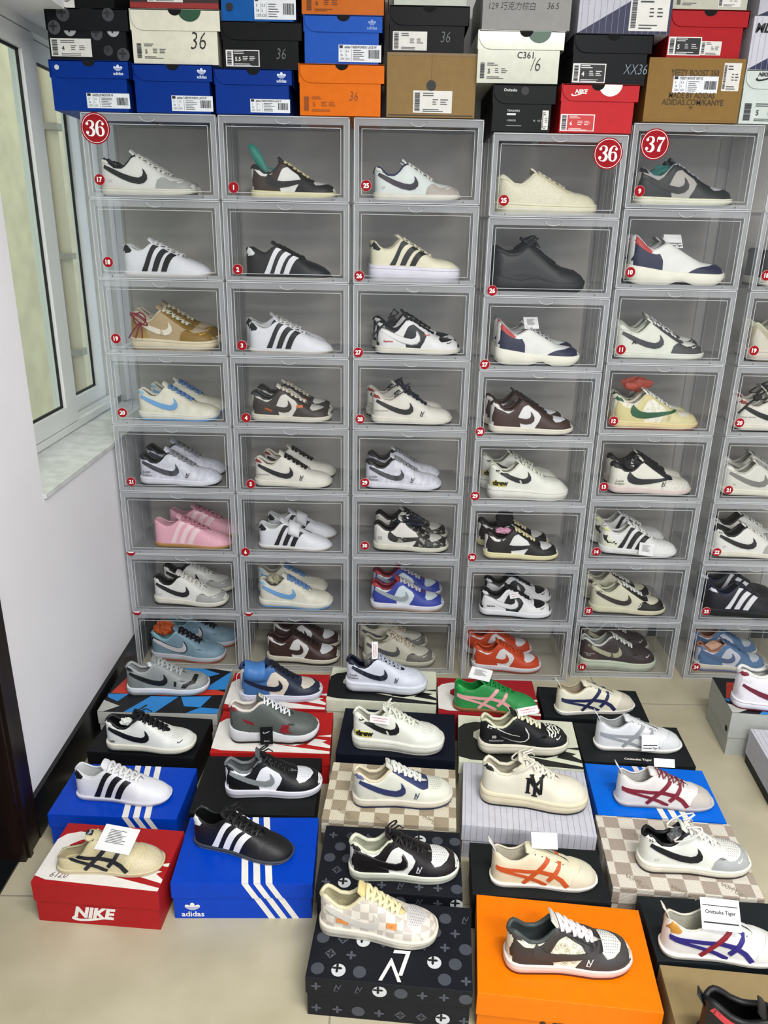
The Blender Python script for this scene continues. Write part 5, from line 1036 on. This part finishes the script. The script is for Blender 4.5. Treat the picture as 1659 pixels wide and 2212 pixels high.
# things lying in and on the boxed shoes
def rk(c, r): return (RK[(c, r)][0][0], RK[(c, r)][0][1], (8 - r) * COLS[c][3] / 8)
FILM = glass_mat('clear film', .12, '#eef0f0', .2)
x, y, z = rk(1, 8); blob('tissue_wad', 'crumpled orange tissue stuffed in the light blue sneaker', 'tissue', (x - .085, y + .02, z + .105), (.036, .024, .024), mat('#c2541c', .6), seed=3)
x, y, z = rk(4, 6); blob('spare_laces', 'ball of black spare laces wrapped on the boxed black and white sneaker', 'laces', (x - .055, y + .03, z + .125), (.028, .022, .026), mat('#17181c', .8), seed=5)
blob('plastic_sachet', 'pink plastic sachet lying under the ball of black laces', 'sachet', (x - .055, y + .0, z + .095), (.032, .014, .009), mat('#d79ab4', .4), seed=6)
x, y, z = rk(5, 4); blob('lace_packet', 'packet of red laces resting on the cream and green sneaker', 'packet', (x - .055, y + .03, z + .135), (.046, .020, .020), mat('#b24a38', .5), seed=8, rz=.1)
x, y, z = rk(5, 1); blob('tissue_wad', 'teal tissue stuffed in the dark green sneaker', 'tissue', (x - .055, y + .01, z + .098), (.040, .016, .016), mat('#2f7a72', .6), seed=9)
x, y, z = rk(2, 7); blob('tissue_wad', 'shiny khaki wad stuffed in the cream and blue sneaker', 'tissue', (x - .075, y + .005, z + .096), (.022, .018, .018), mat('#a5a184', .25), seed=11)
x, y, z = rk(6, 8); blob('tissue_wad', 'brown and white tissue stuffed in the dusty blue sneaker', 'tissue', (x - .06, y + .005, z + .085), (.032, .020, .016), mat('#c39a80', .6), seed=12)
x, y, z = rk(3, 6); blob('plastic_wrap', 'dark glossy plastic wrap over the laces of the speckled sneaker', 'plastic wrap', (x - .005, y + .005, z + .100), (.048, .026, .020), mat('#1a2030', .12), seed=13, rz=-.1, amp=.3)
x, y, z = rk(5, 5); blob('plastic_wrap', 'dark glossy plastic wrap over the navy laced off-white sneaker', 'plastic wrap', (x - .06, y + .005, z + .100), (.040, .026, .020), mat('#23242c', .15), seed=14, rz=.2, amp=.3)
x, y, z = rk(2, 1)
mb = MB(); mb.grid([[(x - .125 + .012 * i, y - .005 + .001 * j, z + .145 - .012 * i - .001 * i * i + (.004 + .0035 * i * (5 - i)) * (j - 1)) for j in (0, 1, 2)] for i in range(6)], mat('#1f7d6e', .5)); mb.tube([(x - .068, y - .006, z + .090), (x - .02, y - .008, z + .078), (x + .0, y - .006, z + .085)], .0012, mat('#2f9a86', .5), 5)
o = mb.build('leaf_tag'); o.modifiers.new('s', 'SOLIDIFY').thickness = .0015; tag(o, 'teal leaf shaped tag tied on the black and white sneaker in the top box', 'tag')
x, y, z = rk(1, 3); mb = MB(); rnd = random.Random(4)
for k in range(3): mb.tube([(x - .085 + .018 * math.sin(a) * (1 + .2 * k), y - .052 - .004 * k, z + .100 + .018 * math.cos(a + k)) for a in [2 * PI * i / 10 for i in range(11)]], .0022, mat('#7c2436', .6), 6)
for a in (-.5, -.1, .3): mb.tube([(x - .082, y - .054, z + .092), (x - .088 + .03 * a, y - .058, z + .07), (x - .095 + .05 * a, y - .058, z + .045)], .0022, mat('#7c2436', .6), 6)
tag(mb.build('lace_bundle'), 'dark red lace bundle tied on the tan boxed sneaker', 'laces')
for (c, r, dx, seed) in ((3, 3, -.10, 3), (6, 4, -.10, 5)):
    x, y, z = rk(c, r); mb = MB(); km = mat('#17171a', .7)
    mb.tube([(x - .075, y - .02, z + .10), (x - .085, y - .03, z + .125), (x - .075, y - .034, z + .140), (x - .062, y - .03, z + .13), (x - .08, y - .03, z + .112), (x - .105, y - .035, z + .095), (x - .135, y - .04, z + .065)], .0042, km, 7, .7); mb.tube([(x - .09, y - .028, z + .108), (x - .07, y - .028, z + .116)], .009, km, 8)
    tag(mb.build('knotted_laces'), ('knotted black laces standing up from the red-patched sneaker', 'knotted black laces at the heel of the red-heeled cream sneaker')[r - 3], 'laces')

# ------------------------------------------------------------------ shoe boxes piled on the rack
T8 = 1.6985; G = 'shoe boxes piled on the rack'
BLU = dict(col='#002f86', feat=[('tref', .86, .80, .020)], lid=.34)
def TB(d, **k): d = dict(d); d.update(k); return d
ROW = [
 ('blue shoe box with a round silver dot sticker, leftmost in the bottom row', -0.893, -0.684, T8, 1.8165, 2.262, TB(BLU, feat=BLU['feat'] + [('disc', .10, .85, .006, '#c6ced6')], labels=[(.43, .06, .97, .36, 'adi', 'GAZELLE INDOOR W')])),
 ('blue shoe box, second from the left in the bottom row', -0.677, -0.468, T8, 1.812, 2.266, TB(BLU, labels=[(.46, .04, .98, .36, 'adi', 'adidas TAEKWONDO LACE W')])),
 ('blue shoe box directly left of the orange box on the rack', -0.465, -0.26, T8, 1.804, 2.262, TB(BLU, labels=[(.45, .04, .96, .34, 'adi', 'adidas TAEKWONDO LACE W')])),
 ('bright orange shoe box on the rack beside the plain brown carton', -0.244, -0.019, T8, 1.819, 2.262, dict(col='#d96a08', lid=.36, nk='#8a4a1a', labels=[(.04, .06, .48, .40, 'nike', '5')], feat=[('hand', '36', .58, .30, .032, '#7a4018')])),
 ('tall plain brown carton with a round hole, below the black box', -0.014, 0.218, T8, 1.8475, 2.262, dict(col='#8a7048', full=True, notch=False, rough=.7, feat=[('rect', .498, .57, .502, .98, '#4f3e24'), ('disc', .5, .50, .0125, '#0a0806'), ('rect', .0, .955, 1.0, 1.0, '#7a623c'), ('rect', .02, .02, .98, .04, '#33281a')], labels=[(.30, .07, .74, .42, 'plain', '')])),
 ('black shoe box with a small white emblem, between carton and red box', 0.261, 0.426, 1.666, 1.776, 2.235, dict(col='#171b1b', lid=.40, feat=[('disc', .50, .86, .010, '#0c0e0e'), ('rect', .17, .72, .34, .82, '#e2e4e2'), ('text', 'Onitsuka', .165, .845, .0095, '#e2e4e2', .01, True), ('text', 'Tiger', .195, .745, .0095, '#1c1f1f', .01, True), ('text', 'TRAINERS', .24, .42, .0075, '#cfd2d0', 0, False), ('rect', .24, .35, .38, .39, '#d8dad8'), ('text', '1183A201', .24, .22, .006, '#cfd2d0', 0, False), ('text', '36   US 5', .66, .22, .006, '#cfd2d0', 0, False), ('rect', .24, .12, .48, .13, '#aeb1af')], notch=False, labels=[(.80, .05, .90, .46, 'plain', '')])),
 ('red shoe box with white half disc lid, right of the black one', 0.437, 0.639, 1.666, 1.779, 2.232, dict(col='#b8242a', lid=.34, green=(.62, '#e6e2de'), nx=.46, feat=[('tick', .12, .74, .034, '#e8e4e0'), ('text', 'NIKE', .17, .80, .014, '#e8e4e0', .04, True, .3)], labels=[(.02, .03, .46, .38, 'nikered', '6')])),
 ('wide brown cardboard box with printed capital lettering', 0.663, 0.912, T8, 1.848, 2.262, dict(col='#86683a', full=True, notch=False, rough=.7, feat=[('text', 'YEEZY BOOST 350', .24, .72, .021, '#3a2c18', .01, False, 0, .72), ('text', 'MADE BY ADIDAS', .24, .38, .019, '#3a2c18', .01, False, 0, .80), ('text', 'ADIDAS.COM/KANYE', .18, .27, .020, '#3a2c18', .01, False, 0, .84), ('text', '*', .47, .15, .022, '#3a2c18', .02, False), ('rect', .0, .03, 1.0, .035, '#6b522c')], labels=[(.27, .46, .74, .72, 'adi', 'YEEZY BOOST 350 V2'), (.78, .50, .96, .93, 'plain', '')])),
 ('white shoe box with small black lettering at the right edge', 0.915, 1.12, T8, 1.824, 2.262, dict(col='#c6cfca', lid=.34, nk='#333638', feat=[('tick', .13, .78, .05, '#17181a'), ('text', 'NIKE', .16, .88, .012, '#17181a', .04, True, .3)], notch=False, labels=[(.03, .03, .70, .42, 'nike', '5')])),
 ('charcoal shoe box printed with grey discs and flowers', -0.891, -0.677, 1.817, 1.934, 2.268, dict(col='#1d1f23', lid=.42, feat=[('flow', .28, .60, .016, '#9c9fa0', True), ('flow', .80, .60, .016, '#a6a9aa', True), ('flow', .60, .52, .015, '#3f4146', True), ('flow', .10, .62, .016, '#44464b', False), ('flow', .22, .88, .017, '#3c3e43', False), ('flow', .76, .88, .015, '#3c3e43', False), ('flow', .90, .12, .016, '#3f4146', True), ('flow', .72, .20, .012, '#303236', True)], labels=[(.03, .07, .52, .42, 'plain', '4')])),
 ('cream shoe box with green half disc and handwritten number, left one', -0.675, -0.442, 1.8125, 1.936, 2.270, dict(col='#dcd9c6', rough=.12, lid=.38, green=(.66, '#1c4a30'), nx=.50, labels=[(.04, .08, .42, .40, 'nike', '5')], feat=[('hand', '36', .64, .28, .058, '#1c1c1c')])),
 ('black shoe box with black size label on the second blue stack', -0.441, -0.233, 1.8045, 1.912, 2.268, dict(col='#17181a', lid=.38, labels=[(.04, .05, .46, .40, 'nikeb', '5.5')], feat=[('hand', '36', .66, .22, .036, '#6d6f72')])),
 ('mid-blue shoe box standing on the orange box', -0.23, -0.026, 1.8195, 1.93, 2.268, dict(col='#1d52b0', lid=.34, feat=[('tref', .86, .80, .017, '#8aa6d4')], labels=[(.44, .05, .98, .40, 'adi', 'adidas TAEKWONDO LACE W')])),
 ('black shoe box with white label standing on the brown carton', -0.011, 0.194, 1.848, 1.954, 2.270, dict(col='#131416', lid=.40, labels=[(.05, .06, .48, .46, 'plain', '')], feat=[('hand', '36', .64, .24, .036, '#6d6f72')])),
 ('cream shoe box with green half disc, printed code on front', 0.216, 0.438, 1.7795, 1.898, 2.245, dict(col='#cacbba', rough=.10, lid=.35, green=(.70, '#1c4a30'), nx=.55, labels=[(.03, .06, .40, .42, 'nike', '5')], feat=[('text', 'C361', .46, .48, .021, '#1b1b1b', .005, False), ('hand', '/6', .62, .24, .045, '#2a2a2a')])),
 ('black shoe box with crossed-out scrawl standing on the red box', 0.46, 0.662, 1.7795, 1.894, 2.245, dict(col='#14161a', lid=.36, labels=[(.02, .04, .44, .42, 'nikeb', '4')], feat=[('hand', 'XX36', .66, .22, .034, '#7d8c98')])),
 ('red shoe box with shoe picture label on the lettered carton', 0.705, 0.906, 1.8485, 1.957, 2.270, dict(col='#a51a20', lid=.34, labels=[(.02, .06, .44, .44, 'nikeb', '5'), (.44, .07, .70, .36, 'plain', '')], feat=[])),
 ('white shoe box with black capitals at the right edge, upper row', 0.918, 1.12, 1.8245, 1.945, 2.268, dict(col='#c4c4ce', full=True, notch=False, feat=[('vl', 14, '#9c9ca8'), ('poly', [(0, 0), (1, 0), (1, .9)], '#23264c'), ('text', 'MLB', .03, .70, .028, '#17181c', .04, False, .2)])),
 ('grey shoe box with handwritten characters at the picture top', 0.224, 0.446, 1.8985, 2.01, 2.245, dict(col='#8f8e8b', full=True, notch=False, feat=[('hand', '129 巧克力棕白', .05, .40, .020, '#1b1b1b', .9), ('hand', '36.5', .72, .42, .020, '#1b1b1b', .9)])),
 ('white and navy striped shoe box split along a diagonal', 0.466, 0.699, 1.8945, 2.005, 2.245, dict(col='#b9b9c4', full=True, notch=False, feat=[('poly', [(0.0, 0), (1, 0), (1, 1), (.85, 1)], '#1c1f42'), ('vl', 15, '#8c8ca0')], labels=[(.55, .06, .97, .80, 'plain', '')])),
 ('plain blue shoe box at the picture top above the black one', -0.441, -0.245, 1.9125, 2.02, 2.268, dict(col='#0e549c', lid=.30, notch=False, feat=[('disc', .12, .28, .009, '#0a0c10')], labels=[(.44, .04, .98, .50, 'adi', '')])),
 ('orange shoe box at the picture top above the mid-blue one', -0.236, -0.014, 1.9305, 2.04, 2.268, dict(col='#c2641c', lid=.34, nk='#6e3a14', labels=[(.05, .04, .48, .44, 'nike', '6')])),
 ('pale shoe box at the picture top above the black one', -0.002, 0.196, 1.9545, 2.06, 2.268, dict(col='#b9bfb4', lid=.34, notch=False, nk='#4a4d48', labels=[(.05, .3, .48, .60, 'nike', '')])),
 ('cream shoe box at the picture top above the red one', 0.703, 0.906, 1.9575, 2.07, 2.268, dict(col='#b9b9aa', lid=.34, notch=False, nk='#4a4a44', labels=[(.05, .05, .40, .44, 'nike', '7'), (.58, .05, .86, .34, 'plain', '')])),
 ('black shoe box at the picture top left corner', -0.893, -0.7, 1.9345, 2.04, 2.268, dict(col='#121315', lid=.34, notch=False, labels=[(.0, .0, .42, .30, 'plain', '')])),
 ('dark red shoe box at the picture top above the cream one', -0.67, -0.445, 1.9365, 2.04, 2.268, dict(col='#3f3432', lid=.3, full=True, notch=False, feat=[('rect', 0, 0, 1, .12, '#8c2420', .0006)], labels=[(.2, .13, .6, .5, 'plain', '')])),
 ('white and navy shoe box at the picture top right corner', 0.925, 1.12, 1.9455, 2.05, 2.268, dict(col='#b4b4be', full=True, notch=False, feat=[('poly', [(0, 0), (1, 0), (1, .8)], '#1c1f42')])),
]
for a in ROW: stack_box(a[0], *a[1:6], a[6], G)

# ------------------------------------------------------------------ shoe boxes on the floor with one shoe on each
NB = dict(col='#003fb8', style='stripes3', rough=.35)
FL = {
 'A1': (dict(col='#b9bab4', style='angular', rough=.35), 'shoe box with red, blue and black angular print near the left corner', 'grey suede sneaker with black emblem on the colourful box'),
 'A2': (dict(col='#1a1b1d'), 'black shoe box against the left baseboard', 'white sneaker with black laces on the black box'),
 'A3': (dict(NB, dx=.08), 'blue striped shoe box beside the left baseboard', 'white low trainer with three black stripes on the blue box'),
 'A4': (dict(col='#a81c20', style='swoosh', logo=True, hand=True, lh=.052), 'battered red shoe box nearest the doorway', 'beige backless shoe with dark stripes and a paper card'),
 'B1': (dict(col='#b01c22', style='swoosh'), 'red shoe box below the second stack of clear boxes', 'navy and cream sneaker with a light blue ankle strap'),
 'B2': (dict(col='#b5201f', style='swoosh'), 'red and white shoe box carrying the fleece-lined sneaker', 'grey suede sneaker with white laces and fleece lining'),
 'B3': (dict(col='#1c1d1e'), 'plain black shoe box behind the larger blue one', 'black and white sneaker with grey emblem on a black box'),
 'B4': (dict(NB), 'blue shoe box with white stripes and trefoil on the front', 'black low trainer with three white stripes on the blue box'),
 'C1': (dict(col='#d9dcc6', style='swoosh', ink='#15171a'), 'cream shoe box with black print, third from the left in back', 'white sneaker with navy collar and grey laces'),
 'C2': (dict(col='#14192b'), 'plain navy shoe box in the middle column', 'off-white sneaker with lettering on the heel, on navy box'),
 'C3': (dict(col='#a89a82', pat='damier', col2='#ddd5bf', style='damier'), 'beige checked shoe box carrying the cream and navy sneaker', 'cream sneaker with navy emblem on the checked box'),
 'C4': (dict(col='#1d2029', style='mono'), 'dark shoe box with disc print under the dark brown sneaker', 'dark brown and white sneaker on the dark patterned box'),
 'C5': (dict(col='#1b1e27', style='mono', logo=True), 'large dark shoe box with disc and flower print, nearest the camera', 'beige checked sneaker with orange tabs and cream laces'),
 'D1': (dict(col='#9c1d24', style='swoosh'), 'red shoe box under the green suede trainer', 'green suede trainer with pink stripes on a gum sole'),
 'D2': (dict(col='#d9dcc6', style='swoosh', ink='#2a2c28'), 'cream shoe box with black print under the zebra sneaker', 'black sneaker with zebra print toe and white sole'),
 'D3': (dict(col='#c6c6d0', style='pin', lh=.046), 'white pinstriped shoe box in the middle of the floor', 'cream chunky sneaker with large black side letters'),
 'D4': (dict(col='#222628'), 'charcoal shoe box behind the orange one', 'cream slip-on trainer with orange crossing stripes'),
 'D5': (dict(col='#ea7600', base='#d87000', style='nikefront', rough=.4, lh=.055), 'orange shoe box nearest the camera', 'dark grey and white sneaker with pale pink laces'),
 'E1': (dict(col='#1e2326'), 'charcoal shoe box under the navy striped slip-on', 'cream slip-on trainer with navy crossing stripes'),
 'E2': (dict(col='#202427', style='sitemark'), 'charcoal shoe box under the silver striped slip-on', 'white slip-on trainer with silver stripes and paper tag'),
 'E3': (dict(col='#0066d8', style='stripes3', rough=.3, logo=False), 'bright blue shoe box with thin white stripes', 'white trainer with dark red stripes and elastic laces'),
 'E4': (dict(col='#ab9d90', pat='damier', col2='#ddd6c9', style='damier'), 'beige checked shoe box on the right of the floor', 'white sneaker with grey toe and black lining on checked box'),
 'E5': (dict(col='#20272b'), 'charcoal shoe box at the right edge near the camera', 'white slip-on trainer with purple stripes and large paper tag'),
 'E6': (dict(col='#8d7a55', style='bottomswoosh', rough=.7), 'tan cardboard shoe box in the lower right corner', 'black high shoe with a red ankle strap'),
 'F1': (dict(col='#a9aca6', style='angular', rough=.4, lh=.085, holes=[(.90, .55)]), 'colourful shoe box with grey sides at the right edge', 'white high sneaker with dark red collar and heel'),
 'F2': (dict(col='#c3c3cc', base='#2b2e31', style='pin', lh=.08, holes=[(.80, .75)]), 'white pinstriped shoe box at the right edge', None),
}
for k, (cfg, bl, sl) in FL.items():
    cx, cy, ang, w, d, h = FB[k]; cfg = dict(cfg); cfg.setdefault('lh', .040)
    floor_box(bl, cx, cy, ang, w, d, h, cfg, 'shoe boxes on the floor')
    if sl: x, y, a, L = FS[k]; shoe(dict(M[k], far=True), sl, (x, y, h + .0004), math.radians(a), L, 'shoes on the floor boxes')
# small things on the floor shoes
x, y = FS['A1'][:2]; blob('silica_sachet', 'white crumpled sachet in the grey suede sneaker', 'sachet', (x - .045, y - .005, .185), (.016, .009, .008), mat('#d6dedc', .25), seed=21, rz=-.5)
x, y = FS['B1'][:2]; blob('tissue_wad', 'small white tissue in the blue strapped sneaker', 'tissue', (x - .06, y, .200), (.010, .009, .008), mat('#dddddd', .5), seed=22)
x, y = FS['C1'][:2]; blob('plastic_wrap', 'clear crinkled plastic in the navy collared white sneaker', 'plastic wrap', (x - .045, y - .004, .195), (.022, .016, .024), FILM, seed=23)
x, y = FS['E4'][:2]; blob('plastic_wrap', 'grey crinkled plastic in the black lined white sneaker', 'plastic wrap', (x - .045, y - .002, .178), (.020, .016, .018), mat('#5c5e60', .15), seed=24)
x, y = FS['A2'][:2]; blob('tissue_wad', 'white paper tucked in the black laced white sneaker', 'tissue', (x - .06, y - .005, .180), (.016, .010, .010), mat('#dddfd8', .5), seed=25)
mb = MB(); X, Y = FS['B1'][0] - .118, FS['B1'][1] - .02
mb.tube([(X + .012, Y, .20), (X - .006, Y - .012, .19), (X - .010, Y - .020, .16), (X + .004, Y - .03, .135), (X + .010, Y - .034, .118)], .0011, mat('#d8d8d8', .5), 5); mb.box(X - .004, X + .012, Y - .046, Y - .036, .101, .107, mat('#d2d0cc', .5))
tag(mb.build('security_loop'), 'white plastic tag loop hanging at the heel of the strapped sneaker', 'tag')
